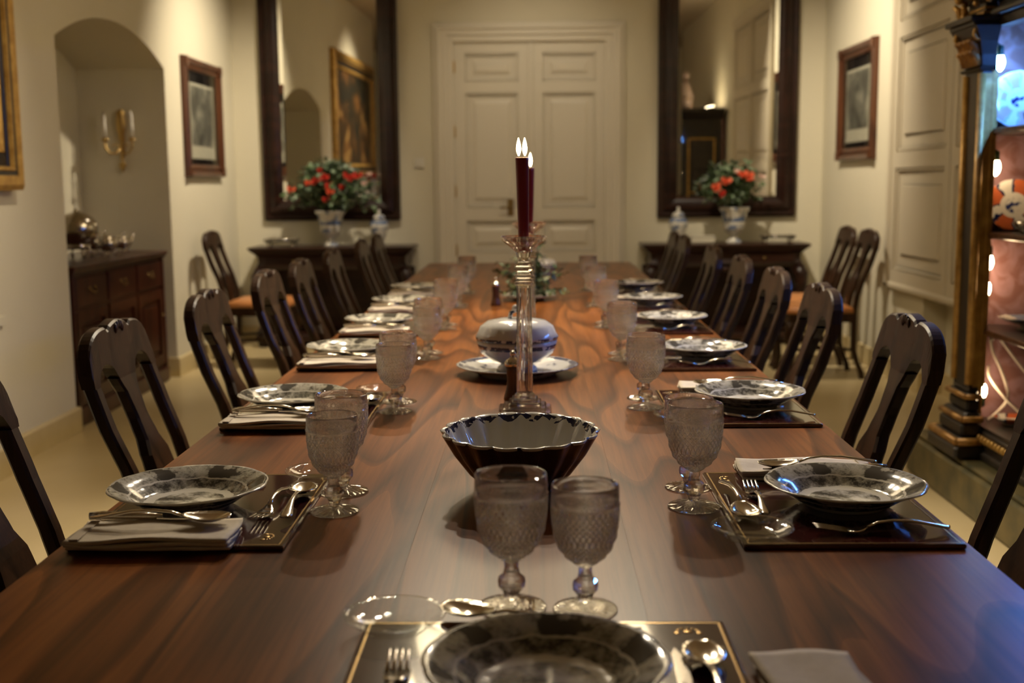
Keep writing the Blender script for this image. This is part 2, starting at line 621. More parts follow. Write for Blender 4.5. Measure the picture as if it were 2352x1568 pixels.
BH, BT = .13, .02
m = MB()
for y0, y1 in ((FY, AY0 + BT), (AY1 - BT, BY)):
    m.prism([(LX, 0), (LX + BT, 0), (LX + BT, BH - .01), (LX + BT - .01, BH), (LX, BH)], y0, y1, 1)
m.box(LX - ND, LX, AY1 - BT, AY1, 0, BH); m.box(LX - ND, LX, AY0, AY0 + BT, 0, BH)
struct(m.obj('baseboard_left', 'limestone_base'), 'yellow limestone skirting')
m = MB()
for x0, x1 in ((LX, -.82), (.735, RX)):
    m.box(x0, x1, BY - BT, BY, 0, BH)
struct(m.obj('baseboard_back', 'limestone_base'))
m = MB()
m.box(RX - BT, RX, RY1 - BT, BY, 0, BH); m.box(RX - BT, RX, FY, RY0 + BT, 0, BH); m.box(RX + .14 - BT, RX + .14, RY0, RY1, 0, BH)
m.box(RX, RX + .14, RY1 - BT, RY1, 0, BH)
struct(m.obj('baseboard_right', 'limestone_base'))
# low dado block below the painting
m = MB(); m.box(LX, LX + .05, 1.2, 5.17, BH + .0, .70); m.box(LX, LX + .065, 1.2, 5.18, .68, .72)
struct(m.obj('trim_1', 'plaster'), 'low plaster ledge under the large painting')
m = MB(); m.box(LX, LX + .07, 1.2, 5.19, 0, BH)
struct(m.obj('trim_2', 'limestone_base'), 'limestone skirting of the low ledge')

# ---- door casing
m = MB()
for (a, b2, t) in ((0, .17, .03), (.02, .12, .045), (.035, .075, .06)):
    m.box(DX0 - .165 + a, DX0 - .165 + b2, BY - t, BY, 0, DZ + .14 - a, 0, bev=.008)
    m.box(DX1 + .14 - b2 + .005, DX1 + .14 - a, BY - t, BY, 0, DZ + .14 - a, 0, bev=.008)
    m.box(DX0 - .165 + a, DX1 + .14 - a, BY - t - .001, BY, DZ + .14 - b2 + .015, DZ + .14 - a, 0, bev=.008)
struct(m.obj('trim_3', 'door_paint'), 'moulded cream door casing')


def door_leaf(idx, x0, x1, hx, label):
    root = link('door_%d' % idx, None, None, ((x0 + x1) / 2, BY + .02, 0)); struct(root, label)
    w = (x1 - x0) / 2 - .003
    rows = [(2.10, 2.325), (1.085, 2.01), (.72, .985), (.16, .62)]
    pw = w - .095
    m = MB()
    zs = [.005] + [z for r in reversed(rows) for z in r] + [DZ - .005]
    m.box(-w, -pw, -.02, .03, .005, DZ - .005); m.box(pw, w, -.02, .03, .005, DZ - .005)
    for i in range(0, len(zs), 2):
        m.box(-pw, pw, -.02, .03, zs[i], zs[i + 1])
    m.obj('door_frame', 'door_paint', root)
    for z0, z1 in rows:
        p = MB()
        p.box(-pw, pw, .005, .025, z0, z1)
        e = .055
        for q in ((-pw, -pw + .02, z0, z1), (pw - .02, pw, z0, z1), (-pw, pw, z0, z0 + .02), (-pw, pw, z1 - .02, z1)):
            p.box(q[0], q[1], -.012, .006, q[2], q[3], 0, bev=.007)
        p.loft([[(-pw + e, .006, z0 + e), (pw - e, .006, z0 + e), (pw - e, .006, z1 - e), (-pw + e, .006, z1 - e)],
                [(-pw + e + .03, -.008, z0 + e + .03), (pw - e - .03, -.008, z0 + e + .03), (pw - e - .03, -.008, z1 - e - .03), (-pw + e + .03, -.008, z1 - e - .03)]], caps=True)
        p.obj('door_panel', 'door_paint', root)
    for z in (2.215, 1.70, 1.22, .74, .25):
        p = MB(); p.tube([(hx, -.03, z - .045), (hx, -.03, z + .045)], .012, 8); p.box(hx - .018, hx + .018, -.028, -.02, z - .04, z + .04)
        p.ball((hx, -.03, z + .05), .012, 8); p.obj('hinge', 'brass', root)
    return root


mid = -.03
dl = door_leaf(1, DX0, mid, -(mid - DX0) / 2 + .0, 'left leaf of the cream panelled double door')
dr = door_leaf(2, mid, DX1, (DX1 - mid) / 2, 'right leaf of the cream panelled double door')
m = MB(); m.box(.12, .17, -.026, -.02, 1.02, 1.16, bev=.004); m.tube([(.145, -.02, 1.09), (.145, -.06, 1.09), (.06, -.065, 1.09)], .008, 8)
m.obj('door_handle', 'dark_brass', dl)
m = MB(); m.box((DX1 - mid) / -2 - .02, (DX1 - mid) / -2 + .025, -.034, -.02, .01, DZ - .02, bev=.006); m.obj('cover_strip', 'door_paint', dr)

# ---- window shutters on the right wall
sh = link('window_1', None, None, (RX, 0, 0)); struct(sh, 'cream panelled window shutters on the right wall')


def shutter_leaf(y0, y1):
    z0, z1, t = .64, 3.0, .05
    rows = [(.72, 1.36), (1.46, 2.16), (2.26, 2.92)]
    root = MB()
    s = .075
    root.box(-t, 0, y0, y0 + s, z0, z1); root.box(-t, 0, y1 - s, y1, z0, z1)
    zs = [z0] + [z for r in rows for z in r] + [z1]
    for i in range(0, len(zs), 2): root.box(-t, 0, y0 + s, y1 - s, zs[i], zs[i + 1])
    leaf = root.obj('shutter_leaf', 'shutter_paint', sh)
    for a, b2 in rows:
        p = MB(); p.box(-t + .022, -.003, y0 + s, y1 - s, a, b2)
        for q in ((y0 + s, y0 + s + .025, a, b2), (y1 - s - .025, y1 - s, a, b2), (y0 + s, y1 - s, a, a + .025), (y0 + s, y1 - s, b2 - .025, b2)):
            p.box(-t + .006, -t + .03, q[0], q[1], q[2], q[3], bev=.01)
        e = .10
        p.box(-t + .01, -t + .03, y0 + s + e, y1 - s - e, a + e, b2 - e, bev=.012)
        p.obj('panel', 'shutter_paint', leaf)


shutter_leaf(6.55, 7.60); shutter_leaf(5.5, 6.54)
m = MB(); m.box(-.065, 0, 7.60, 7.66, .60, 3.06, bev=.01); m.box(-.065, 0, 5.44, 7.66, .60, .64, bev=.01); m.box(-.065, 0, 5.44, 7.66, 3.0, 3.06, bev=.01)
m.obj('window_frame', 'shutter_paint', sh)

# ================================================================== LAMPS
CHX, CHY, CHZ = -.02, 5.6, 2.2
ch = thing('chandelier', 'large crystal basket chandelier hanging above the dining table', 'chandelier', (CHX, CHY, CHZ))
NP = 16
for k in range(NP):   # frosted panes of the basket, each its own pane
    a0, a1 = 2 * pi * k / NP, 2 * pi * (k + 1) / NP
    am = (a0 + a1) / 2
    p = MB(); prof = [(.16, .02), (.40, .10), (.55, .21), (.59, .30)]
    g = .008
    inner = []
    for rr, z in prof:
        da = g / rr
        inner.append([(rr * cos(a0 + da), rr * sin(a0 + da), z), (rr * cos(a1 - da), rr * sin(a1 - da), z), ((rr - .008) * cos(a1 - da), (rr - .008) * sin(a1 - da), z + .006), ((rr - .008) * cos(a0 + da), (rr - .008) * sin(a0 + da), z + .006)])
    p.loft(inner, caps=True); p.obj('pane', 'frosted_pane', ch)
m = MB()
for rr, z in ((.16, .015), (.605, .425)):
    m.tube([(rr * cos(2 * pi * k / 48), rr * sin(2 * pi * k / 48), z) for k in range(49)], .013, 8)
m.lathe([(.02, -.02), (.05, -.012), (.16, .01), (.16, .022), (.03, .03), (.018, .1), (.03, .2), (.018, .3), (.025, .5), (.015, .6), (.015, CEIL - CHZ - .03), (.07, CEIL - CHZ - .02), (.07, CEIL - CHZ)], 20)
m.obj('frame', 'brass', ch)
m = MB(); m.lathe([(.592, .30), (.606, .31), (.602, .36), (.612, .42), (.600, .425), (.594, .36), (.585, .30)], 64); m.obj('light_stop_band', 'brass', ch)  # unseen opaque band, added to keep pane light off the upper walls
for k in range(12):
    a = 2 * pi * (k + .5) / 12
    arm = MB(); arm.tube([(.03 * cos(a), .03 * sin(a), .5), (.3 * cos(a), .3 * sin(a), .42), (.55 * cos(a), .55 * sin(a), .46), (.66 * cos(a), .66 * sin(a), .54)], .009, 6)
    arm.lathe([(.01, 0), (.035, .01), (.035, .016), (.012, .018), (.012, .07)], 10, M=Matrix.Translation((.66 * cos(a), .66 * sin(a), .54)))
    ao = arm.obj('arm', 'brass', ch)
    bl = MB(); bl.lathe([(.006, 0), (.015, .015), (.013, .03), (.003, .055)], 8, M=Matrix.Translation((.66 * cos(a), .66 * sin(a), .61))); bl.obj('bulb', 'bulb_chandelier', ao)
for k in range(16):
    a = 2 * pi * k / 16 + .09
    d = MB(); d.lathe([(.0015, .06), (.0016, .0), ], 4, smooth=False, M=Matrix.Translation((.45 * cos(a), .45 * sin(a), .06)))
    d.lathe([(.001, -.05), (.011, -.03), (.006, -.005), (.001, 0)], 6, smooth=False, M=Matrix.Translation((.45 * cos(a), .45 * sin(a), .06))); d.obj('crystal_drop', 'crystal', ch)


def spotlight(loc, target, label, watts=None, size=85, blend=1.0):
    o = thing('ceiling_spotlight', label, 'spotlight', loc, 0, 'ceiling spotlights')
    d = (Vector(target) - Vector(loc)).normalized()
    q = d.to_track_quat('-Z', 'Y')
    m = MB(); m.lathe([(.05, CEIL - loc[2] - .012), (.05, CEIL - loc[2])], 16); m.tube([(0, 0, 0), (0, 0, CEIL - loc[2])], .008, 8); m.obj('mount', 'plastic_white', o)
    c = MB(); c.lathe([(.038, -.02), (.04, -.02), (.04, .07), (.02, .085)], 16, cap=False); c.lathe([(.02, .085), (.0201, .086)], 16)
    co = c.obj('can', 'plastic_white', o); co.rotation_mode = 'QUATERNION'; co.rotation_quaternion = q
    e = MB(); e.lathe([(.036, -.002), (.036, 0)], 16); e.obj('lens', 'spot_lens', co)
    L = bpy.data.lights.new('spot', 'SPOT'); L.energy = watts or SPOT_W; L.color = SPOT_C; L.spot_size = math.radians(size); L.spot_blend = blend; L.shadow_soft_size = .05
    lo = link('spot_lamp', L, o); lo.rotation_mode = 'QUATERNION'; lo.rotation_quaternion = q; lo.location = d * .03
    return o


spotlight((-.95, 8.05, 3.35), (-2.44, 8.75, 1.25), 'white ceiling spotlight aimed at the left engraving')
spotlight((.95, 7.5, 3.35), (2.33, 8.6, 1.4), 'white ceiling spotlight aimed at the right engraving')
spotlight((-.7, 4.0, 3.35), (-2.44, 4.2, 1.9), 'white ceiling spotlight aimed at the large painting', size=70)
spotlight((.0, 8.0, 3.35), (0, 9.65, 1.6), 'white ceiling spotlight aimed at the double door', watts=35, size=75)
spotlight((-.55, 6.0, 3.35), (-.12, 4.1, .76), 'white ceiling spotlight over the left half of the table', watts=220, size=70, blend=1.0)
spotlight((.5, 6.0, 3.35), (.05, 4.1, .76), 'white ceiling spotlight over the right half of the table', watts=220, size=70, blend=1.0)
spotlight((-.5, 4.9, 3.35), (-.15, 3.9, .76), 'added white spotlight brightening the middle of the table, left one', watts=200, size=78, blend=1.0)  # added lamp to brighten the mid-table, no known source there
spotlight((.45, 4.9, 3.35), (.1, 3.9, .76), 'added white spotlight brightening the middle of the table, right one', watts=200, size=78, blend=1.0)  # right one of the added pair that lifts the mid-table light

# ================================================================== DINING TABLE
T = .76
TX0, TX1, TY0, TY1 = -.708, .632, .90, 7.84
TC = (TX0 + TX1) / 2
tb = thing('dining_table', 'long polished walnut dining table down the middle of the room', 'table', (TC, 4.37, 0))
seams = [TX0, -.44, -.185, .135, .385, TX1]
for i in range(5):
    a, b2 = seams[i], seams[i + 1]
    oy = (0, 1.7, -.9, 3.1, .6)[i]
    m = MB(); g = .00004
    m.box(a + (g if i else 0) - a, b2 - (g if i < 4 else 0) - a, TY0 - 4.37 + oy, TY1 - 4.37 + oy, 0, .042, bev=.00012)
    m.obj('plank', 'walnut_top', tb, (a - TC, -oy, T - .042))
m = MB()
ins = .09
m.box(TX0 + ins - TC, TX0 + ins + .03 - TC, -3.2, 3.2, .60, T - .042); m.box(TX1 - ins - .03 - TC, TX1 - ins - TC, -3.2, 3.2, .60, T - .042)
m.box(TX0 + ins - TC, TX1 - ins - TC, -3.23, -3.2, .60, T - .042); m.box(TX0 + ins - TC, TX1 - ins - TC, 3.2, 3.23, .60, T - .042)
m.obj('apron', 'walnut_leg', tb)
for yy in (-2.02, -.35, 2.14):
    for xx in (TX0 + .16 - TC, TX1 - .16 - TC):
        m = MB(); m.lathe([(.03, 0), (.04, .02), (.04, .06), (.028, .09), (.05, .3), (.055, .42), (.035, .5), (.05, .55), (.05, T - .042)], 14)
        m.obj('leg', 'walnut_leg', tb, (xx, yy, 0))


# ================================================================== CHAIRS
def back_y(z):
    pts = [(0, -.06), (.2, .0), (.46, 0), (.56, -.012), (.66, -.042), (.76, -.082), (.86, -.115), (.94, -.13), (1.02, -.135)]
    for (z0, a), (z1, b2) in zip(pts, pts[1:]):
        if z <= z1:
            t = (z - z0) / (z1 - z0); t = t * t * (3 - 2 * t) if z0 < .2 else t
            return a + (b2 - a) * t
    return pts[-1][1]


def interp(tab, z):
    if z <= tab[0][0]: return tab[0][1]
    for (z0, a), (z1, b2) in zip(tab, tab[1:]):
        if z <= z1:
            t = (z - z0) / (z1 - z0); t = t * t * (3 - 2 * t)
            return a + (b2 - a) * t
    return tab[-1][1]


OUT = [(.0, .20), (.46, .195), (.62, .205), (.78, .215), (.88, .212), (.95, .18)]
SPL = [(.44, .05), (.49, .042), (.53, .05), (.60, .072), (.66, .066), (.71, .043), (.76, .036), (.82, .042), (.86, .06)]


def build_chair():
    ch = thing('dining_chair', '', 'chair')
    Y0 = -.21
    th = .032
    zs = [.44 + .02 * i for i in range(22)]   # to .86

    def strip(fa, fb, zz, name, par=ch):
        m = MB(); rings = []
        for z in zz:
            y = Y0 + back_y(z); a, b2 = fa(z), fb(z); c = .006
            rings.append([(a + c, y - th / 2, z), (b2 - c, y - th / 2, z), (b2, y - th / 2 + c, z), (b2, y + th / 2 - c, z), (b2 - c, y + th / 2, z), (a + c, y + th / 2, z), (a, y + th / 2 - c, z), (a, y - th / 2 + c, z)])
        m.loft(rings, smooth=False, caps=True)
        return m.obj(name, 'chair_wood', par)
    for sg in (-1, 1):
        zz = [0, .05, .12, .2, .3, .38] + zs
        w = lambda z: .04 + (.004 if z < .5 else .0)
        if sg < 0: strip(lambda z: -interp(OUT, z), lambda z: -interp(OUT, z) + w(z), zz, 'back_post')
        else: strip(lambda z: interp(OUT, z) - w(z), lambda z: interp(OUT, z), zz, 'back_post')
    strip(lambda z: -interp(SPL, z), lambda z: interp(SPL, z), [.475 + .0175 * i for i in range(23)], 'splat')
    # crest rail: columns from the scalloped underside up to the yoke outline
    m = MB(); cols = []
    N = 40
    for i in range(N + 1):
        u = -.2119 + .4238 * i / N
        au = abs(u)
        sl = (au - .117) / .056            # slot arch
        zb = .86 + (.045 * sqrt(max(0, 1 - sl * sl)) if abs(sl) < 1 else 0)
        if au < .055: zt = .992 + .010 * cos(au / .055 * pi / 2)
        elif au < .085: zt = .982 + .010 * ((.07 - au) / .015) ** 2
        else:
            t = (au - .085) / (.2121 - .085); zt = .885 + .107 * sqrt(max(0, 1 - t ** 2.6)) - .0
        zt = max(zt, zb + .004)
        y0, y1 = Y0 + back_y(zb), Y0 + back_y(zt)
        zm = (zb + zt) / 2; ym = Y0 + back_y(zm); b = .005
        cols.append([(u, y0 - th / 2, zb), (u, ym - th / 2 - .001, zm), (u, y1 - th / 2 + .0, zt - b), (u, y1 - th / 2 + b, zt), (u, y1 + th / 2 - b, zt), (u, y1 + th / 2, zt - b), (u, ym + th / 2 + .001, zm), (u, y0 + th / 2, zb)])
    m.loft(cols, caps=True)
    m.obj('crest_rail', 'chair_wood', ch)
    m = MB()    # carved shell on the crest
    for k in range(5):
        a = -1.0 + .5 * k
        m.ball((.026 * sin(a), Y0 + back_y(.985) + th / 2 + .002, .970 + .020 * cos(a)), .0095, 8, sc=(.8, .4, 1.3))
    m.obj('crest_shell', 'chair_wood', ch)
    # seat frame and seat
    m = MB(); poly = [(-.2, -.2), (.2, -.2), (.235, .22), (.15, .245), (0, .25), (-.15, .245), (-.235, .22)]
    m.prism(poly, .385, .445, 2); m.obj('seat_frame', 'chair_wood', ch)
    m = MB(); rings = []
    for sc, z in ((.985, .44), (1.0, .455), (.99, .475), (.94, .488), (.75, .498), (.4, .503), (.05, .504)):
        rings.append([(x * sc, .02 + (y - .02) * sc, z) for x, y in poly])
    m.loft(rings, smooth=True, caps=True)
    st = m.obj('seat', 'orange_leather', ch)
    m = MB()
    for sg in (-1, 1):
        for i in range(16):
            t = i / 15; m.ball((sg * (.203 + .035 * t), -.17 + .38 * t, .449), .004, 6)
    for i in range(15):
        x = -.2 + .4 * i / 14; m.ball((x, .222 + .03 * (1 - (x / .22) ** 2), .449), .004, 6)
    so = m.obj('stud_trim', 'dark_brass', st); so['kind'] = 'stuff'
    for sg in (-1, 1):   # cabriole front legs
        m = MB(); m.tube([(sg * (.2 + dx), .2 + dy, z) for z, dx, dy in ((.40, 0, 0), (.36, .012, .012), (.3, .018, .018), (.22, .006, .006), (.13, -.006, -.006), (.06, .0, 0), (.025, .012, .012), (0, .016, .016))], [.03, .034, .031, .023, .017, .015, .022, .024], 10)
        m.obj('front_leg', 'chair_wood', ch)
    for sg in (-1, 1):
        m = MB(); m.tube([(sg * .19, -.2, .2), (sg * .195, 0, .21), (sg * .2, .19, .2)], [.01, .013, .01], 8); m.obj('stretcher', 'chair_wood', ch)
    m = MB(); m.tube([(-.193, 0, .21), (0, 0, .21), (.193, 0, .21)], [.01, .013, .01], 8); m.obj('stretcher', 'chair_wood', ch)
    ch.scale = (1, 1, .97)
    return ch


CHAIR = Proto(build_chair)
ORD = ['first', 'second', 'third', 'fourth', 'fifth', 'sixth', 'seventh', 'eighth']
RL, RR = -pi / 2, pi / 2
CLY = [1.98, 2.80, 3.62, 4.44, 5.10, 5.90, 6.92, 7.60]
CRY = [1.90, 2.80, 3.68, 4.38, 5.12, 5.94, 7.10, 7.62]
for i, y in enumerate(CLY):
    lab = 'dark wooden dining chair, %s from the camera along the left side of the table' % ORD[i]
    CHAIR.put((-.685, y, 0), RL, lab, 'dining chairs at the table')
for i, y in enumerate(CRY):
    lab = 'dark wooden dining chair, %s from the camera along the right side of the table' % ORD[i]
    CHAIR.put((.56, y, 0), RR, lab, 'dining chairs at the table')
CHAIR.put((-1.98, 8.38, 0), RL, 'dining chair with orange seat standing against the left wall', 'chairs along the walls')
CHAIR.put((1.86, 8.32, 0), RR, 'dining chair with orange seat by the right wall, nearer the mirror', 'chairs along the walls')
CHAIR.put((1.86, 7.78, 0), RR, 'dining chair with orange seat by the right wall, nearer the camera', 'chairs along the walls')


# ================================================================== PLACE SETTINGS
def b_mat():
    o = thing('placemat', '', 'placemat')
    m = MB(); m.box(-.215, .215, -.16, .16, 0, .008, bev=.002); m.obj('pad', 'oxblood_leather', o)
    m = MB()
    for e in (.006,):
        for q in ((-.215 + e, .215 - e, -.16 + e, -.16 + e + .0025), (-.215 + e, .215 - e, .16 - e - .0025, .16 - e), (-.215 + e, -.215 + e + .0025, -.16 + e, .16 - e), (.215 - e - .0025, .215 - e, -.16 + e, .16 - e)):
            m.box(q[0], q[1], q[2], q[3], .0079, .0084)
    m.obj('gilt_border', 'gold_line', o)
    m = MB()    # small tooled crest near the far corner
    for k in range(7):
        a = pi * k / 6; m.ball((.168 + .012 * cos(a), .128 + .007 * sin(a), .0082), .0025, 6, sc=(1, 1, .3))
    m.ball((.168, .126, .0082), .006, 8, sc=(1.1, .8, .12)); m.ball((.155, .122, .0082), .0045, 6, sc=(1, 1, .12)); m.ball((.181, .122, .0082), .0045, 6, sc=(1, 1, .12))
    m.obj('tooled_crest', 'gold_line', o)
    return o


def b_plate():
    mod = lambda r, z, a: r * (1 + (.018 * abs(cos(5 * a)) - .012) * min(1, max(0, (r - .08) / .045)))
    prof = [(.060, .0), (.064, .0), (.065, .004), (.080, .010), (.097, .022), (.124, .0345), (.1285, .0365), (.1275, .0385), (.122, .038), (.099, .0275), (.09, .0215), (.079, .0135), (.068, .0095), (.04, .0085), (.004, .0085)]
    m = MB(); m.lathe(prof, 60, mod=mod); o = m.obj('soup_plate', 'transferware'); return tag(o, '', 'plate')


def b_glassplate():
    prof = [(.036, 0), (.04, 0), (.041, .003), (.056, .012), (.061, .0155), (.0605, .0175), (.055, .0145), (.04, .0065), (.02, .0055), (.002, .0055)]
    m = MB(); m.lathe(prof, 40); o = m.obj('glass_plate', 'thin_glass'); return tag(o, '', 'plate')


def strip_loft(m, secs, th=.002, n=7, M=None):
    """secs: (y, half width, z, dish) cross-sections of a pressed-metal strip"""
    rings = []
    for y, w, z, d in secs:
        top = []
        for i in range(n):
            u = -1 + 2 * i / (n - 1); top.append((u * w, y, z + d * (u * u)))
        rings.append(top + [(x, y2, z2 - th) for x, y2, z2 in reversed(top)])
    m.loft(rings, smooth=True, M=M, caps=True)


def handle(m, L0, L1, zb, w=1.0):
    secs = []
    for t, hw, z in ((0, .0042, zb), (.12, .0032, zb + .006), (.3, .003, zb + .009), (.55, .0042, zb + .008), (.78, .0072, zb + .003), (.92, .0098, zb + .0), (.975, .008, zb - .001), (1, .003, zb - .001)):
        secs.append((L0 + (L1 - L0) * t, hw * w, max(z, .0025), -.0012))
    strip_loft(m, secs, .0022, 5)


def b_spoon(sc=1.0):
    def f():
        o = thing('spoon', '', 'spoon')
        m = MB(); secs = []
        for t in [0, .03, .1, .22, .38, .55, .72, .86, .95, 1]:
            hw = .0225 * (max(0.0, sin(pi * min(1, t ** .8 * .97 + .02))) ** .62) + .0018
            dep = .0105 * sin(pi * min(1, t * .98 + .01))
            secs.append(((.105 - .072 * t) * sc, hw * sc, (.0125 - dep + .003 * t) * sc, dep * .85 * sc))
        strip_loft(m, secs, .0016, 9); m.obj('spoon_bowl', 'silver', o)
        m = MB(); handle(m, .034 * sc, -.105 * sc, .0145 * sc, sc); m.obj('handle', 'silver', o)
        return o
    return f


def b_fork(sc=1.0):
    def f():
        o = thing('fork', '', 'fork')
        m = MB()
        strip_loft(m, [(.055 * sc, .0125 * sc, .006, .0), (.04 * sc, .0128 * sc, .0045, .001), (.03 * sc, .009 * sc, .006, .001), (.022 * sc, .0045 * sc, .0115, 0)], .0018, 5)
        for k in range(4):
            x = (-.0105 + .007 * k) * sc
            strip_loft(m, [(.054 * sc, .0021, .0062, 0), (.075 * sc, .0018, .0095, 0), (.095 * sc, .0014, .0125, 0), (.102 * sc, .0006, .0132, 0)], .0016, 3, Matrix.Translation((x, 0, 0)))
        m.obj('tines', 'silver', o)
        m = MB(); handle(m, .023 * sc, -.1 * sc, .0115, sc); m.obj('handle', 'silver', o)
        return o
    return f


def b_knife():
    o = thing('knife', '', 'knife')
    m = MB(); m.prism([(-.006, .005), (-.003, .1), (.002, .115), (.009, .09), (.0105, .03), (.008, .005)], .0035, .0052); m.obj('blade', 'silver', o)
    m = MB(); m.tube([(0, .012, .0055), (0, -.03, .0065), (0, -.08, .007), (0, -.1, .007)], [.0042, .0055, .0068, .005], 10); m.obj('handle', 'silver', o)
    return o


def b_napkin():
    o = thing('napkin', '', 'napkin')
    rnd = random.Random(3)
    for lay, (z0, dx) in enumerate(((.0, 0), (.0055, .003), (.011, -.002))):
        m = MB(); rings = []
        nx, ny = 12, 22
        for j in range(ny + 1):
            y = -.118 + .236 * j / ny
            top = []
            for i in range(nx + 1):
                x = -.052 + .104 * i / nx + dx
                wob = .0016 * sin(y * 38 + lay) * (1 if i in (0, nx) else .6) + .0012 * sin(x * 70 + y * 25 + lay * 2)
                top.append((x + .0025 * sin(y * 30 + lay * 2) * (1 if i > nx / 2 else -1), y + .003 * sin(x * 45 + lay), z0 + .0052 + wob))
            rings.append(top + [(x, y2, max(z - .0046, 0.0003)) for x, y2, z in reversed(top)])
        m.loft(rings, smooth=True, caps=True)
        m.obj('fold', 'linen', o)
    m = MB(); m.box(-.05, .05, -.112, -.098, .0155, .0178, bev=.0008); m.obj('hem', 'linen_border', o)
    return o


def b_goblet(sc, cat='goblet'):
    def f():
        o = thing('goblet', '', 'goblet')
        H = .173
        # bowl with raised diamonds
        nd, per = 32, 10
        n = nd * per
        out = [(.0085, .060), (.012, .0635)]
        rows = 84
        zz0, zz1 = .066, .143
        def rb(z):
            return interp([(.060, .010), (.066, .0165), (.075, .0275), (.088, .0365), (.105, .0420), (.13, .0448), (.145, .0455), (.173, .0450)], z)
        kz = 2 * 9.5
        rings = []; rid = set()
        prof = [(rb(.0605) * .9, .0605), (rb(.063), .063)]
        pts = [(z, 0) for z in (.0605, .063)] + [(zz0 + (zz1 - zz0) * i / rows, 1) for i in range(rows + 1)] + [(z, 2) for z in (.1445, .1455, .1472, .1484, .1495, .16, .1705, .1725, .173)]
        for z, kind in pts:
            r = rb(z); ring = []
            for j in range(n):
                th = 2 * pi * j / n
                rr = r
                if kind == 1:
                    s = interp([(.066, 0), (.078, .55), (.1, 1.35), (.143, 2.35)], z) * 3.4
                    a = th * nd / (2 * pi) + s; b2 = th * nd / (2 * pi) - s
                    ta = 1 - abs(2 * (a - math.floor(a)) - 1); tb2 = 1 - abs(2 * (b2 - math.floor(b2)) - 1)
                    hr = max(0.0, 1 - min(ta, tb2) / .3); rr = r + .0014 * hr - .0004; rid.add((len(rings), j)) if hr > .6 else None
                elif kind == 2 and .1455 <= z <= .149:
                    rr = r + .0012 * sin((z - .1450) / .0045 * pi)
                elif z >= .1725:
                    rr = r - (.0006 if z < .173 else .0012)
                ring.append((rr * sc * cos(th), rr * sc * sin(th), z * sc))
            rings.append(ring)
        for z, r in ((.1725, .0432), (.16, .0428), (.13, .0421), (.105, .0390), (.09, .0345), (.08, .026), (.074, .012), (.0735, .001)):
            rings.append([(r * sc * cos(2 * pi * j / n), r * sc * sin(2 * pi * j / n), z * sc) for j in range(n)])
        m = MB(); m.loft(rings[:rows + 4], smooth=False, caps=False)
        for i in range(rows + 3):      # lattice ridges, whitened in colour to stand in for sparkle
            for j in range(n):
                if sum(((i + p, (j + q) % n) in rid) for p in (0, 1) for q in (0, 1)) >= 2: m.mi[i * n + j] = 1
        m.loft(rings[rows + 3:], smooth=True, caps=False)
        m.add(rings[0], [tuple(reversed(range(n)))]); m.add(rings[-1], [tuple(range(n))])
        m.obj('bowl', ['crystal', 'crystal_ridge'], o)
        m = MB(); m.lathe([(r * sc, z * sc) for r, z in ((.0085, .0115), (.0095, .016), (.011, .020), (.0165, .027), (.0175, .034), (.0165, .040), (.0105, .045), (.0088, .052), (.0092, .0604))], 8, smooth=False)
        m.obj('stem', 'crystal', o)
        m = MB()
        mod = lambda r, z, a: r
        rings = []
        n = 48
        for r, z, f2 in ((.0425, 0, 0), (.0435, .0012, 0), (.0425, .0026, 0), (.037, .0035, .3), (.026, .0058, 1), (.016, .0085, .7), (.009, .0114, 0)):
            rings.append([(r * sc * cos(2 * pi * j / n), r * sc * sin(2 * pi * j / n), (z + f2 * .0007 * (1 if j % 2 else -1)) * sc) for j in range(n)])
        m.loft(rings, smooth=False, caps=True)
        m.obj('foot', 'crystal', o)
        return o
    return f


P = dict(mat=Proto(b_mat), plate=Proto(b_plate), gplate=Proto(b_glassplate), spoon=Proto(b_spoon(1.0)), dspoon=Proto(b_spoon(1.02)), fork=Proto(b_fork(1.0)), dfork=Proto(b_fork(.98)),
         knife=Proto(b_knife), napkin=Proto(b_napkin), big=Proto(b_goblet(1.0)), small=Proto(b_goblet(.93)))


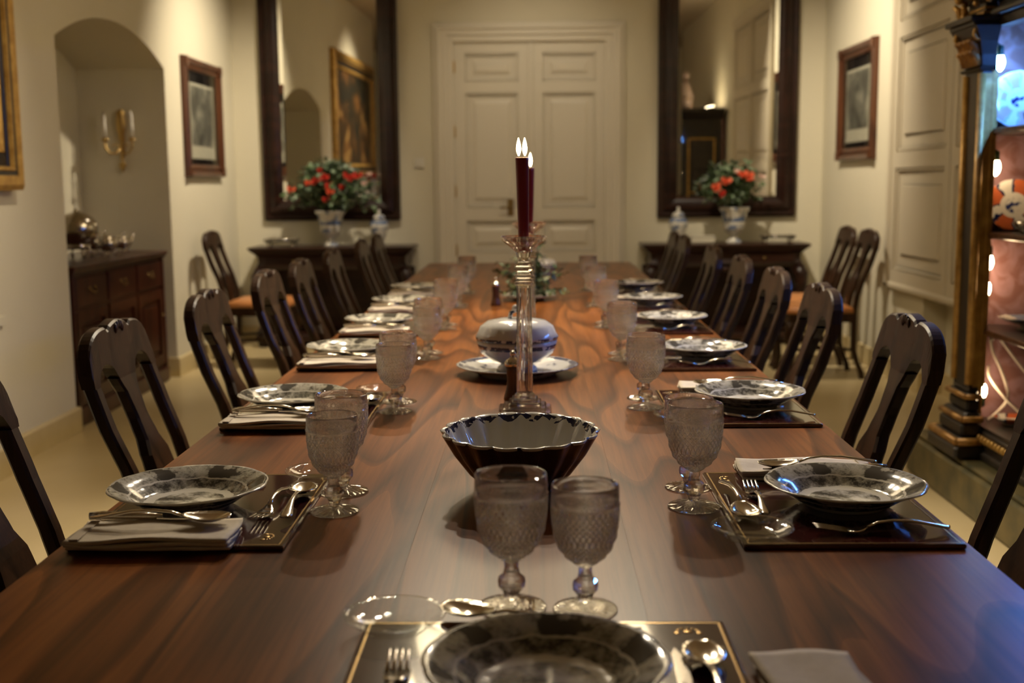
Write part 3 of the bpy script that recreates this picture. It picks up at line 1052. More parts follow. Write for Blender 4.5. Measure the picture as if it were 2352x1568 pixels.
def setting(cx, cy, rz, where, nap_r, gob, jit):
    rnd = random.Random(int(cy * 100) + int(cx * 50))
    c, s = cos(rz), sin(rz)

    def at(r, f, z=0): return (cx + c * r - s * f, cy + s * r + c * f, T + z)

    def put(k, r, f, z, a, what, group):
        j = .004 if jit else 0
        P[k].put(at(r + rnd.uniform(-j, j), f + rnd.uniform(-j, j), z), rz + a + rnd.uniform(-.03, .03) * (1 if jit else 0), what + ' ' + where, group)
    MZ = .0086
    P['mat'].put(at(0, 0), rz, 'dark red leather placemat ' + where, 'red leather placemats')
    P['plate'].put(at(0, -.04, MZ), rz + rnd.uniform(0, 6), 'grey transfer-printed soup plate ' + where, 'transfer-printed soup plates')
    put('fork', -.158, -.055, MZ, .02, 'silver dinner fork beside the plate', 'silver dinner forks')
    on = MZ + .0185 if nap_r[0] < .27 else MZ
    put('spoon', .164 if on > MZ else .174, -.035, on, .05 if on > MZ else 0, 'silver soup spoon beside the plate', 'silver soup spoons')
    put('knife', .142 if on > MZ else .143, -.05, on, 0, 'silver table knife beside the plate', 'silver table knives')
    put('dspoon', *((.0, .136, MZ, pi / 2 + .04) if cy > 1.5 else (-.03, .135, MZ, 1.05)), 'silver dessert spoon above the plate', 'silver dessert spoons')
    put('dfork', .012, .1, MZ, -pi / 2 - .05, 'silver dessert fork above the plate', 'silver dessert forks')
    put('gplate', -.178, .142, MZ, 0, 'small clear glass side plate', 'glass side plates')
    (br, bf), (sr, sf) = gob
    P['big'].put(at(br, bf, .0008), rz, 'larger diamond-cut crystal goblet ' + where, 'larger crystal goblets')
    P['small'].put(at(sr, sf, .0008), rz, 'smaller diamond-cut crystal goblet ' + where, 'smaller crystal goblets')
    nr, nf, na = nap_r
    P['napkin'].put(at(nr, nf, .0005 if nr > .27 else MZ), rz + na, 'folded beige linen napkin ' + where, 'folded linen napkins')


LY = [1.86, 2.70, 3.53, 4.26, 4.98, 5.63]
RY = [1.86, 2.71, 3.47, 4.27, 5.0, 5.72]
setting(.008, 1.19, 0, 'at the head setting nearest the camera', (.285, -.07, .04), ((-.04, .226), (.052, .218)), False)
for i, y in enumerate(LY):
    setting(-.53, y, RL, 'at the %s setting from the camera on the left' % ORD[i], (.186, -.035, .03), ((-.115, .195), (.007, .2)), i > 0)
for i, y in enumerate(RY):
    setting(.46, y, RR, 'at the %s setting from the camera on the right' % ORD[i], (.20, -.02, -.04), ((.012, .202), (.135, .196)), i > 0)

# ================================================================== CENTREPIECES
def flute(nf, amp, rin):
    return lambda r, z, a: r * (1 + amp * (abs(cos(nf / 2 * a)) - .5) * min(1, max(0, (r - rin) / .03)))


prof = [(.05, 0), (.058, 0), (.06, .006), (.088, .034), (.114, .07), (.132, .102), (.1345, .106), (.132, .1075), (.127, .103), (.108, .07), (.082, .036), (.05, .014), (.003, .013)]
m = MB(); m.lathe(prof, 96, mod=flute(18, .07, .05), mis=[1] * 5 + [0] * 7)
fb = m.obj('fluted_bowl', ['blue_band_ware', 'brown_glaze'], None, (-.028, 1.99, T)); fb.scale = (1, 1.12, 1)
tag(fb, 'fluted oval bowl, brown outside and white inside, with navy rim band', 'bowl')


def b_candlestick():
    o = thing('candlestick', '', 'candlestick')
    m = MB()
    for h, z0, z1 in ((.062, 0, .008), (.05, .008, .016), (.038, .016, .026), (.030, .026, .034)):
        m.box(-h, h, -h, h, z0, z1, bev=.003)
    m.obj('base', 'crystal', o)
    m = MB(); m.lathe([(.024, .034), (.024, .04), (.0185, .046), (.0175, .06), (.0165, .29), (.019, .297)], 48, smooth=False, mod=lambda r, z, a: r * (1 + (.07 * abs(cos(8 * a)) if .05 < z < .295 else 0)))
    m.obj('column', 'crystal', o)
    m = MB()
    for h, z0, z1 in ((.022, .297, .304), (.018, .304, .312), (.023, .312, .320), (.019, .320, .330), (.022, .330, .342), (.017, .342, .352)):
        m.box(-h, h, -h, h, z0, z1, bev=.003)
    m.obj('capital', 'crystal', o)
    m = MB(); m.lathe([(.012, .352), (.016, .36), (.019, .372), (.03, .384), (.047, .397), (.051, .405), (.048, .409), (.042, .404), (.028, .393), (.0185, .388), (.0165, .39), (.016, .376), (.003, .374)], 60, smooth=False, mod=lambda r, z, a: r * (1 + (.05 * cos(10 * a) if r > .025 else 0)))
    m.obj('drip_dish', 'crystal', o)
    return o


CS = Proto(b_candlestick)


def candle(x, y, z, L, wicks, label, lean=0):
    o = thing('candle', label, 'candle', (x, y, z), 0, 'red candles')
    o.rotation_euler = (0, lean, 0)
    m = MB(); m.lathe([(.0105, 0), (.0115, .005), (.0155, L - .006), (.0158, L - .001), (.0145, L), (.006, L - .003), (.001, L - .004)], 20); m.obj('wax', 'red_wax', o)
    for dx in wicks:
        w = MB(); w.tube([(dx, 0, L - .004), (dx, 0, L + .006), (dx + .001, 0, L + .01)], .0009, 6); wo = w.obj('wick', 'black_metal', o)
        f = MB(); f.lathe([(.001, L + .004), (.0042, L + .012), (.0052, L + .02), (.004, L + .03), (.0018, L + .039), (.0004, L + .044)], 12, M=Matrix.Translation((dx, 0, 0))); f.obj('flame', 'flame', o)


CS.put((-.026, 2.69, T + .0006), 0, 'fluted crystal column candlestick standing behind the fluted bowl', 'crystal candlesticks')
candle(-.026, 2.69, T + .3755, .211, (-.0075, .0065), 'dark red taper candle with two flames in the nearer candlestick', -.01)
CS.put((-.018, 3.64, T + .0006), 0, 'crystal column candlestick standing behind the tureen', 'crystal candlesticks')
candle(-.018, 3.64, T + .3755, .2, (.003,), 'dark red taper candle in the farther candlestick', .01)


def b_tureen():
    o = thing('tureen', '', 'tureen')
    fl = lambda r, z, a: r * (1 + .03 * (abs(cos(4 * a)) - .5))
    m = MB(); m.lathe([(.05, 0), (.056, 0), (.054, .012), (.044, .022), (.075, .034), (.1, .052), (.108, .072), (.111, .088), (.108, .089), (.1, .07), (.04, .03), (.004, .028)], 64, mod=fl); m.obj('body', 'tureen_ware', o)
    m = MB(); m.lathe([(.1, -.002), (.113, .0), (.114, .008), (.108, .016), (.1, .036), (.08, .05), (.045, .056), (.02, .057), (.001, .058)], 64, mod=fl)
    lid = m.obj('lid', 'lid_ware', o, (0, 0, .0905))
    m = MB(); m.tube([(-.02, 0, .055), (-.016, 0, .072), (0, 0, .082), (.016, 0, .072), (.02, 0, .055)], .006, 8); m.ball((-.003, 0, .084), .011, 10); m.obj('knob', 'tureen_ware', lid)
    for sg in (-1, 1):
        m = MB(); m.tube([(0, sg * .103, .06), (0, sg * .125, .066), (0, sg * .128, .078), (0, sg * .108, .082)], .006, 8); m.obj('handle', 'tureen_ware', o)
    return o


TUR = Proto(b_tureen)
m = MB(); m.lathe([(.1, 0), (.108, 0), (.112, .006), (.145, .02), (.168, .027), (.1685, .029), (.164, .0295), (.142, .0225), (.11, .0095), (.003, .0085)], 64, mod=lambda r, z, a: r * (1 + .02 * (abs(cos(4 * a)) - .5) * min(1, r / .15)))
tag(m.obj('platter', 'platter_ware', None, (-.052, 3.235, T)), 'round white platter with blue rim beneath the tureen', 'platter')
TUR.put((-.052, 3.235, T + .0095), 0, 'white lidded porcelain tureen with dark blue bands on a platter', 'tureens')
t2 = TUR.put((.055, 6.75, T), .4, 'small white lidded tureen at the far end of the table', 'tureens')
t2.scale = (.62, .62, .66)


def b_mill():
    o = thing('pepper_mill', '', 'pepper mill')
    m = MB(); m.lathe([(.022, 0), (.0235, .004), (.022, .012), (.017, .03), (.0145, .05), (.0165, .072), (.019, .085)], 18); m.obj('body', 'mill_wood', o)
    m = MB(); m.lathe([(.019, .0852), (.021, .088), (.021, .094), (.017, .1), (.008, .106), (.005, .109), (.001, .109)], 18); m.ball((0, 0, .116), .0075, 12); m.obj('cap', 'silver', o)
    return o


MILL = Proto(b_mill)
MILL.put((-.056, 2.835, T), 0, 'wooden pepper mill with silver cap between candlestick and tureen', 'pepper mills')
MILL.put((-.172, 5.08, T), 0, 'wooden pepper mill with silver cap beside the table greenery', 'pepper mills')


def leafmesh(rnd, pts, size, mats_n, aspect=.55):
    m = MB()
    for p in pts:
        s = size * rnd.uniform(.65, 1.3)
        M = Matrix.Translation(p) @ Matrix.Rotation(rnd.uniform(0, 2 * pi), 4, 'Z') @ Matrix.Rotation(rnd.uniform(-1.0, .9), 4, 'X') @ Matrix.Rotation(rnd.uniform(-.8, .8), 4, 'Y')
        w = s * aspect / 2
        m.add([(0, 0, 0), (w, s * .35, s * .06), (w * .75, s * .7, s * .04), (0, s, -.05 * s), (-w * .75, s * .7, s * .04), (-w, s * .35, s * .06), (0, s * .45, -s * .03)],
              [(0, 1, 6), (1, 2, 6), (2, 3, 6), (3, 4, 6), (4, 5, 6), (5, 0, 6)], rnd.randrange(mats_n), True, M)
    return m


# greenery on the table
rnd = random.Random(11)
m = MB(); m.lathe([(.06, 0), (.066, 0), (.075, .008), (.125, .022), (.128, .025), (.12, .024), (.07, .012), (.002, .011)], 40)
tag(m.obj('low_dish', 'white_porcelain', None, (-.03, 5.32, T)), 'low white dish holding the table greenery', 'dish')
gr = thing('greenery', 'loose arrangement of olive green foliage in a low dish on the table', 'foliage', (-.03, 5.32, T + .013))
pts = []
m = MB()
for k in range(46):
    a, el = rnd.uniform(0, 2 * pi), rnd.uniform(.12, 1.35)
    L = rnd.uniform(.10, .23); 
    d = Vector((cos(a) * cos(el), sin(a) * cos(el) * .8, sin(el)))
    q = [Vector((0, 0, .012)) + d * L * t + Vector((0, 0, -.05 * t * t * (1.2 - el) + .01)) for t in (0, .35, .7, 1)]
    for v in q: v.z = max(v.z, .02 if v.xy.length < .13 else .004)
    m.tube(q, .0013, 4)
    for t in range(11):
        w = .25 + .75 * t / 10; i = min(2, int(w * 3)); pts.append(q[i].lerp(q[i + 1], w * 3 - i) if i < 3 else q[3])
for sx, sy, sz in ((.165, -.05, .0), (.17, .02, .01), (-.12, .02, .09), (.14, -.03, .12)):
    for k in range(10): pts.append(Vector((sx * (k + 2) / 11, sy * (k + 2) / 11, max(.03, sz * (k + 2) / 11 + .02))))
for p in pts: p.z = max(p.z, .03)
m.obj('twigs', 'stem_brown', gr)
fo = leafmesh(rnd, pts, .034, 3).obj('foliage', ['leaf_olive', 'leaf_green', 'leaf_pale'], gr); fo['kind'] = 'stuff'

# ================================================================== CONSOLES, MIRRORS AND WHAT STANDS THERE
CZ = .80


def b_console():
    o = thing('console_table', '', 'console')
    w, d = .655, .44
    m = MB(); m.box(-w, w, -d, 0, CZ - .022, CZ, bev=.006); m.box(-w + .012, w - .012, -d + .012, 0, CZ - .034, CZ - .021, bev=.004); m.obj('top', 'dark_carved', o)
    # ogee frieze
    pr = [(.0, CZ - .034), (.018, CZ - .05), (.045, CZ - .075), (.05, CZ - .12), (.035, CZ - .155), (.05, CZ - .18)]
    m = MB(); rings = [[(-w + .02 + e, -d + .02 + e, z), (w - .02 - e, -d + .02 + e, z), (w - .02 - e, -.001, z), (-w + .02 + e, -.001, z)] for e, z in pr]
    m.loft(rings, smooth=False, caps=True); fr = m.obj('frieze', 'dark_carved', o)
    for x in (-.3, .3):
        k = MB(); k.box(x - .24, x + .24, -d + .052, -d + .07, CZ - .15, CZ - .075, bev=.005); dr = k.obj('drawer', 'dark_carved', o)
        k = MB(); k.ball((x, -d + .045, CZ - .112), .012, 10); k.obj('knob', 'dark_brass', dr)
    # scrolled front legs and square back legs
    for sg in (-1, 1):
        pts = [(CZ - .18, .0, .0, .05), (CZ - .24, .025, .02, .055), (CZ - .33, .03, .025, .042), (CZ - .45, .0, .0, .032), (CZ - .58, -.02, -.015, .028), (.14, .0, 0, .036), (.1, .01, .01, .05)]
        k = MB(); k.tube([(sg * (w - .085 + dx), -d + .085 - dy, z) for z, dx, dy, r in pts], [r for *_, r in pts], 10); k.obj('leg', 'dark_carved', o)
        k = MB(); k.box(sg * (w - .09), sg * (w - .03), -.07, -.01, .1, CZ - .18, bev=.006); k.obj('leg', 'dark_carved', o)
        k = MB(); k.lathe([(.03, 0), (.045, .02), (.04, .045)], 12, M=Matrix.Translation((sg * (w - .085), -d + .085, 0))); k.lathe([(.03, 0), (.045, .02), (.04, .045)], 12, M=Matrix.Translation((sg * (w - .085), -.06, 0))); k.obj('bun_feet', 'dark_carved', o)
    m = MB(); m.box(-w + .03, w - .03, -d + .03, -.005, .045, .1, bev=.01); m.obj('plinth', 'dark_carved', o)
    m = MB(); m.box(-w + .07, w - .07, -.02, -.004, .1, CZ - .18); m.obj('back_panel', 'dark_carved', o)
    m = MB(); m.lathe([(.001, 0), (.02, .002), (.045, .0), (.03, -.03), (.001, -.05)], 16, M=Matrix.Translation((0, -d + .07, CZ - .185))); m.obj('apron_drop', 'dark_carved', o)
    return o


CON = Proto(b_console)
CON.put((-1.612, BY - .022, 0), 0, 'dark carved wooden console table below the left mirror', 'console tables')
CON.put((1.50, BY - .022, 0), 0, 'dark carved wooden console table below the right mirror', 'console tables')


def b_mirror():
    o = thing('wall_mirror', '', 'mirror')
    W2, H = .56, 2.1          # outer half width, height
    fw = .165
    prof = [(0, .0), (0, .03), (.02, .045), (.045, .04), (.06, .058), (.10, .068), (.125, .05), (.145, .04), (.165, .02), (.165, .0)]

    def ring(q, d):
        r = .10 + (fw - q) * .55   # rounded upper corners
        x = W2 - q; z0 = q; z1 = H - q
        pts = [(x, z0)]
        for k in range(9):
            a = pi / 2 * k / 8; pts.append((x - r + r * cos(a), z1 - r + r * sin(a)))
        pts += [(-u, v) for u, v in reversed(pts)]
        return [(u, -d, v) for u, v in pts]
    m = MB(); m.loft([ring(q, d) for q, d in prof], smooth=False); m.obj('frame', 'dark_carved', o)
    m = MB()   # ripple carving down both sides and along the bottom
    for sg in (-1, 1):
        for k in range(66):
            m.box(sg * (W2 - .062), sg * (W2 - .100), -.0725, -.058, .17 + k * .026, .17 + k * .026 + .013, bev=.003)
    for k in range(36):
        x = -.46 + k * .026; m.box(x, x + .013, -.0725, -.058, .062, .100, bev=.003)
    rp = m.obj('ripple_carving', 'dark_carved', o); rp['kind'] = 'stuff'
    g = ring(fw - .004, .022); g2 = ring(fw + .028, .0232)
    m = MB(); m.loft([[(x, -.012, z) for x, y, z in g], g, g2], smooth=False, caps=True); m.obj('glass', 'mirror_glass', o)
    return o


MIR = Proto(b_mirror)
MIR.put((-1.655, BY - .012, 1.0), -.010, 'tall dark-framed mirror hanging left of the double door', 'wall mirrors')
MIR.put((1.555, BY - .012, 1.0), .0, 'tall dark-framed mirror hanging right of the double door', 'wall mirrors')
for o in list(COL.objects):
    if o.name.startswith('wall_mirror'): o.rotation_euler.x = .006


def b_urn():
    m = MB(); m.lathe([(.06, 0), (.064, .004), (.06, .018), (.035, .035), (.028, .06), (.045, .078), (.07, .09), (.082, .13), (.088, .18), (.1, .235), (.122, .27), (.126, .28), (.118, .282), (.098, .25), (.08, .2), (.06, .12), (.002, .1)], 32)
    return tag(m.obj('pedestal_urn', 'delft_ware'), '', 'vase')


def b_jar():
    o = thing('lidded_jar', '', 'jar')
    m = MB(); m.lathe([(.042, 0), (.045, .004), (.038, .03), (.045, .06), (.072, .13), (.076, .165), (.066, .195), (.045, .205), (.045, .212), (.04, .212), (.04, .2), (.002, .19)], 28); m.obj('body', 'delft_ware', o)
    m = MB(); m.lathe([(.03, 0), (.05, .001), (.052, .008), (.035, .03), (.012, .04), (.009, .048), (.015, .06), (.009, .074), (.001, .078)], 20); m.obj('lid', 'delft_ware', o, (0, 0, .2125))
    return o


URN, JAR = Proto(b_urn), Proto(b_jar)
URN.put((-1.63, 9.36, CZ), 0, 'blue and white pedestal urn with flowers on the left console', 'blue and white urns')
URN.put((1.58, 9.36, CZ), 0, 'blue and white pedestal urn with flowers on the right console', 'blue and white urns')
JAR.put((-1.245, 9.38, CZ), 0, 'blue and white lidded jar on the left console', 'blue and white jars')
JAR.put((1.14, 9.38, CZ), 0, 'blue and white lidded jar on the right console', 'blue and white jars')


def bouquet(x, y, z, W, H, n, reds, label, seed):
    rnd = random.Random(seed)
    o = thing('flower_bouquet', label, 'flowers', (x, y, z), 0, 'flower bouquets')
    m = MB(); pts = []
    ends = []
    for k in range(n):
        a = rnd.uniform(0, 2 * pi); el = rnd.uniform(-.15, 1.45)
        R = rnd.uniform(.75, 1.05)
        e = Vector((cos(a) * cos(el) * W * R, sin(a) * cos(el) * .19 * R, .05 + max(-.11, sin(el) * H * R)))
        q = [Vector((0, 0, -.1)), Vector((cos(a) * .05, sin(a) * .05, .05)), e * .62 + Vector((0, 0, .06)), e]
        ends.append(e)
        m.tube(q, .0025, 4)
        for t in range(16):
            w = t / 15
            b0 = q[2] if w > .35 else q[1].lerp(q[2], w / .35)
            p0 = q[2].lerp(q[3], (w - .35) / .65) if w > .35 else b0
            pts.append(p0 + Vector((rnd.gauss(0, .012), rnd.gauss(0, .012), rnd.gauss(0, .012))))
    m.obj('stems', 'stem_brown', o)
    f = leafmesh(rnd, pts, .055, 3, .7).obj('foliage', ['leaf_green', 'leaf_pale', 'leaf_pale'], o); f['kind'] = 'stuff'
    for (fx, fz, mat, r) in reds:
        fl = MB(); r *= 1.25; c = Vector((fx, -.15 - .05 * rnd.random(), fz))
        for k in range(11):
            a = k * 2.4; rr = r * (.25 + .75 * k / 11)
            M = Matrix.Translation(c) @ Matrix.Rotation(rnd.uniform(-.5, .5), 4, 'Y') @ Matrix.Rotation(.9, 4, 'X') @ Matrix.Rotation(a, 4, 'Z') @ Matrix.Rotation(.35 + .7 * (1 - k / 11), 4, 'X')
            fl.add([(0, 0, 0), (rr * .4, rr * .5, .004), (rr * .3, rr, .012), (-rr * .3, rr, .012), (-rr * .4, rr * .5, .004)], [(0, 1, 4), (1, 2, 3, 4)], 0, True, M)
        fl.ball(c, r * .25, 8)
        fl.obj('flower', mat, o)


bouquet(-1.63, 9.36, CZ + .282, .36, .36, 70, [(-.27, .16, 'petal_orange', .04), (-.14, .21, 'petal_orange', .035), (-.09, .22, 'petal_red', .045), (-.02, .25, 'petal_red', .045), (.02, .18, 'petal_red', .045), (.03, .14, 'petal_orange', .04), (.12, .17, 'petal_red', .035), (.17, .26, 'petal_red', .045), (.25, .26, 'petal_red', .045), (.2, .24, 'petal_red', .04), (-.05, .30, 'petal_red', .035), (.34, .27, 'petal_pink', .03), (.3, .2, 'petal_pink', .03), (.0, .08, 'petal_red', .035)],
        'large red flower bouquet with trailing greenery in the left urn', 5)
bouquet(1.58, 9.36, CZ + .282, .26, .29, 55, [(-.17, .14, 'petal_orange', .05), (-.1, .19, 'petal_orange', .05), (-.13, .09, 'petal_red', .04), (.03, .24, 'petal_orange', .05), (.08, .22, 'petal_orange', .05), (-.03, .27, 'petal_pink', .03), (.17, .23, 'petal_pink', .03)],
        'smaller red flower bouquet with dark leaves in the right urn', 6)


def stand(x, label):
    o = thing('footed_tray', label, 'tray', (x, 9.33, CZ), 0, 'dark footed trays')
    m = MB(); m.box(-.125, .125, -.08, .08, .04, .05, bev=.003); m.obj('plate', 'black_metal', o)
    m = MB(); m.tube([(-.125, -.08, .056), (.125, -.08, .056), (.125, .08, .056), (-.125, .08, .056), (-.125, -.08, .056)], .005, 6); m.obj('rim', 'old_silver', o)
    for sx in (-1, 1):
        for sy in (-1, 1):
            k = MB(); k.lathe([(.014, 0), (.008, .012), (.012, .04)], 8, M=Matrix.Translation((sx * .1, sy * .06, 0))); k.ball((sx * .118, sy * .074, .06), .009, 8); k.obj('foot', 'old_silver', o)


stand(-2.02, 'dark footed tray with silver rim on the left console')
stand(1.92, 'dark footed tray with silver rim on the right console')
m = MB(); m.box(-.095, .095, -.05, .05, 0, .045, bev=.005); m.box(-.1, .1, -.055, .055, .046, .055, bev=.004)
tag(m.obj('low_box', 'paper', None, (1.345, 9.46, CZ)), 'low white box lying behind the jar on the right console', 'box')

m = MB(); m.box(-.042, .042, -.012, 0, -.042, .042, bev=.004)
sw = m.obj('light_switch', 'plastic_white', None, (-.94, BY, 1.453)); tag(sw, 'white light switch on the wall left of the double door', 'switch')
m = MB(); m.box(-.028, .028, -.018, -.0118, -.028, .028, bev=.003); m.obj('rocker', 'plastic_white', sw)


# ================================================================== PICTURES
def picture(name, label, cat, x, sgn, y0, y1, z0, z1, fw, fd, mats, mount, inner, group=None):
    """hangs on the wall plane x, facing sgn"""
    o = thing(name, label, cat, (x, (y0 + y1) / 2, z0), 0, group)
    h, w = z1 - z0, (y1 - y0) / 2

    def rect(q, d): return [(sgn * d, -w + q, q), (sgn * d, w - q, q), (sgn * d, w - q, h - q), (sgn * d, -w + q, h - q)]
    m = MB(); m.loft([rect(0, .002), rect(0, fd * .6), rect(fw * .12, fd), rect(fw * .4, fd * .9), rect(fw * .55, fd * .55), rect(fw * .8, fd * .7), rect(fw, fd * .5), rect(fw, fd * .2)], 0)
    fr = m.obj('frame', mats[0], o)
    if cat == 'painting':
        m = MB(); m.loft([rect(-.004, .002), rect(-.004, fd * .8), rect(fw * .1, fd * 1.06), rect(fw * .3, fd * 1.0), rect(fw * .34, fd * .8)]); m.obj('outer_moulding', mats[1], fr)
        m = MB(); m.loft([rect(fw * .8, fd * .6), rect(fw * .84, fd * .8), rect(fw * .98, fd * .6), rect(fw * 1.02, fd * .2)]); m.obj('sight_moulding', mats[1], fr)
    m = MB(); m.loft([rect(fw * .42, fd * .905), rect(fw * .44, fd * .96), rect(fw * .5, fd * .96), rect(fw * .52, fd * .7)], 0); m.obj('inner_moulding', mats[1], fr)
    for sy in (-1, 1) if cat != 'painting' else ():
        for zz in (0, 1):
            k = MB(); k.box(sgn * fd * .5, sgn * fd * 1.12, sy * (w - fw * .02), sy * (w - fw * .85), (fw * .02 if zz == 0 else h - fw * .02), (fw * .85 if zz == 0 else h - fw * .85), bev=.006); k.obj('corner_block', mats[1] if cat == 'painting' else mats[0], fr)
    m = MB(); q = fw * .98
    m.box(sgn * .004, sgn * fd * .25, -w + q, w - q, q, h - q); m.obj('mount', mount, o)
    if inner:
        my, mz0, mz1, mat = inner
        m = MB(); m.box(sgn * fd * .25, sgn * (fd * .25 + .002), -w + my, w - my, mz0, h - mz1); p = m.obj('sheet', 'paper', o)
        m = MB(); m.box(sgn * (fd * .25 + .002), sgn * (fd * .25 + .003), -w + my + .02, w - my - .02, mz0 + .09, h - mz1 - .02); m.obj('print', mat, p)
        m = MB(); m.box(sgn * fd * .42, sgn * (fd * .42 + .002), -w + q, w - q, q, h - q); m.obj('glazing', 'thin_glass', o)
    return o


picture('framed_engraving', 'black-mounted engraving in brown wooden frame on the left wall', 'picture', LX, 1, 8.20, 9.14, 1.352, 2.185, .085, .045, ('frame_wood', 'frame_wood'), 'black_mount', (.165, .13, .17, 'engraving'), 'framed engravings')
picture('framed_engraving', 'black-mounted engraving in brown wooden frame on the right wall', 'picture', RX, -1, 8.13, 9.06, 1.43, 2.25, .085, .045, ('frame_wood', 'frame_wood'), 'black_mount', (.165, .13, .17, 'engraving'), 'framed engravings')
picture('oil_painting', 'large dark oil painting in a gilt frame on the left wall', 'painting', LX, 1, 2.40, 5.46, 1.28, 2.8, .2, .07, ('cabinet_dark', 'gilt'), 'oil_painting', None)
picture('small_painting', 'small gilt-framed painting on the left wall beside the large painting', 'painting', LX, 1, .6, 1.7, 1.5, 2.5, .12, .06, ('cabinet_dark', 'gilt'), 'oil_painting', None)

# ================================================================== NICHE: SIDEBOARD, SCONCE, SILVER
sb = thing('sideboard', 'mahogany sideboard with drawers and doors in the arched niche', 'sideboard', (LX - .02, 6.92, 0))
L2, D2, H2 = .77, .55, .87
m = MB(); m.box(-D2 - .005, .03, -L2 - .03, L2 + .03, H2 - .03, H2, bev=.008); m.box(-D2, .018, -L2 - .015, L2 + .015, H2 - .045, H2 - .029, bev=.004); m.obj('top', 'mahogany', sb)
m = MB(); m.box(-D2, -.012, -L2, L2, .1, H2 - .045); m.obj('body', 'mahogany', sb)
m = MB(); m.box(-D2, .012, -L2 - .012, L2 + .012, 0, .1, bev=.01); m.obj('plinth', 'mahogany', sb)
for k in range(3):
    y0, y1 = -L2 + .03 + k * (2 * L2 - .06) / 3, -L2 + .03 + (k + 1) * (2 * L2 - .06) / 3
    m = MB(); m.box(-.02, .004, y0 + .015, y1 - .015, H2 - .23, H2 - .065, bev=.006); dr = m.obj('drawer', 'mahogany', sb)
    m = MB(); yc, zc = (y0 + y1) / 2, H2 - .145; m.tube([(.004, yc - .04, zc + .012), (.02, yc - .03, zc - .008), (.022, yc, zc - .016), (.02, yc + .03, zc - .008), (.004, yc + .04, zc + .012)], .004, 6); m.ball((.006, yc - .04, zc + .012), .009, 8); m.ball((.006, yc + .04, zc + .012), .009, 8); m.obj('handle', 'dark_brass', dr)
    m = MB(); a, b2, c, d = y0 + .015, y1 - .015, .13, H2 - .25
    s = .06
    m.box(-.02, .004, a, a + s, c, d); m.box(-.02, .004, b2 - s, b2, c, d); m.box(-.02, .004, a + s, b2 - s, c, c + s); m.box(-.02, .004, a + s, b2 - s, d - s, d)
    dr = m.obj('door', 'mahogany', sb)
    m = MB(); m.box(-.02, -.010, a + s, b2 - s, c + s, d - s); m.box(-.012, -.001, a + s + .03, b2 - s - .03, c + s + .03, d - s - .03, bev=.008); m.obj('panel', 'mahogany', dr)
    m = MB(); m.ball((.01, b2 - .03, .45), .01, 8); m.obj('knob', 'dark_brass', dr)
for y in (-L2 + .015, L2 - .015):
    m = MB(); m.box(-.02, .006, y - .014, y + .014, .1, H2 - .045, bev=.004); m.obj('corner_post', 'mahogany', sb)

# sconce on the far jamb
sc = thing('wall_sconce', 'brass twin-candle wall sconce inside the arched niche', 'sconce', (-2.735, AY1, 1.38))
m = MB(); m.lathe([(.002, 0), (.018, .03), (.012, .06), (.008, .075), (.011, .1), (.014, .2), (.02, .24), (.03, .28), (.034, .33), (.026, .37), (.032, .39), (.012, .41), (.002, .415)], 12, M=Matrix.Diagonal((1, .7, 1, 1)))
m.ball((0, 0, .05), .022, 10, sc=(1.2, .6, .8)); m.box(-.012, .012, 0, .03, .1, .38)
bp = m.obj('back_plate', 'brass', sc)
bp.location = (0, -.03, 0)
for sg in (-1, 1):
    m = MB(); m.tube([(sg * .005, -.03, .16), (sg * .03, -.06, .125), (sg * .06, -.08, .125), (sg * .088, -.09, .16), (sg * .09, -.09, .2)], .0065, 8)
    m.tube([(sg * .03 + sg * .022 * cos(t * .7), -.06, .165 + .022 * sin(t * .7)) for t in range(8)], .004, 6)
    m.lathe([(.006, .2), (.026, .212), (.026, .218), (.014, .22), (.014, .228)], 14, M=Matrix.Translation((sg * .09, -.09, 0)))
    arm = m.obj('arm', 'brass', sc)
    m = MB(); m.lathe([(.012, .228), (.012, .32), (.01, .325), (.009, .33), (.0125, .345), (.009, .375), (.002, .4)], 12, M=Matrix.Translation((sg * .09, -.09, 0))); m.obj('candle_tube', 'wax_white', arm)

SZ = H2
u = thing('silver_urn', 'large round silver urn on the niche sideboard', 'urn', (-2.72, 6.93, SZ))
m = MB(); m.lathe([(.07, .075), (.1, .1), (.118, .14), (.122, .175), (.114, .21), (.09, .24), (.05, .262), (.03, .268), (.012, .275), (.014, .285), (.002, .292)], 32); m.obj('body', 'old_silver', u)
m = MB(); m.lathe([(.05, .05), (.075, .06), (.075, .08)], 20)
for k in range(4):
    a = pi / 4 + k * pi / 2; m.tube([(.06 * cos(a), .06 * sin(a), .06), (.085 * cos(a), .085 * sin(a), .03), (.08 * cos(a), .08 * sin(a), 0)], [.009, .006, .01], 6)
m.obj('stand', 'old_silver', u)
m = MB(); m.tube([(.05, .09, .12), (.07, .14, .1), (.075, .16, .085)], [.01, .008, .006], 8); m.ball((.06, .13, .125), .01, 8); m.obj('tap', 'old_silver', u)


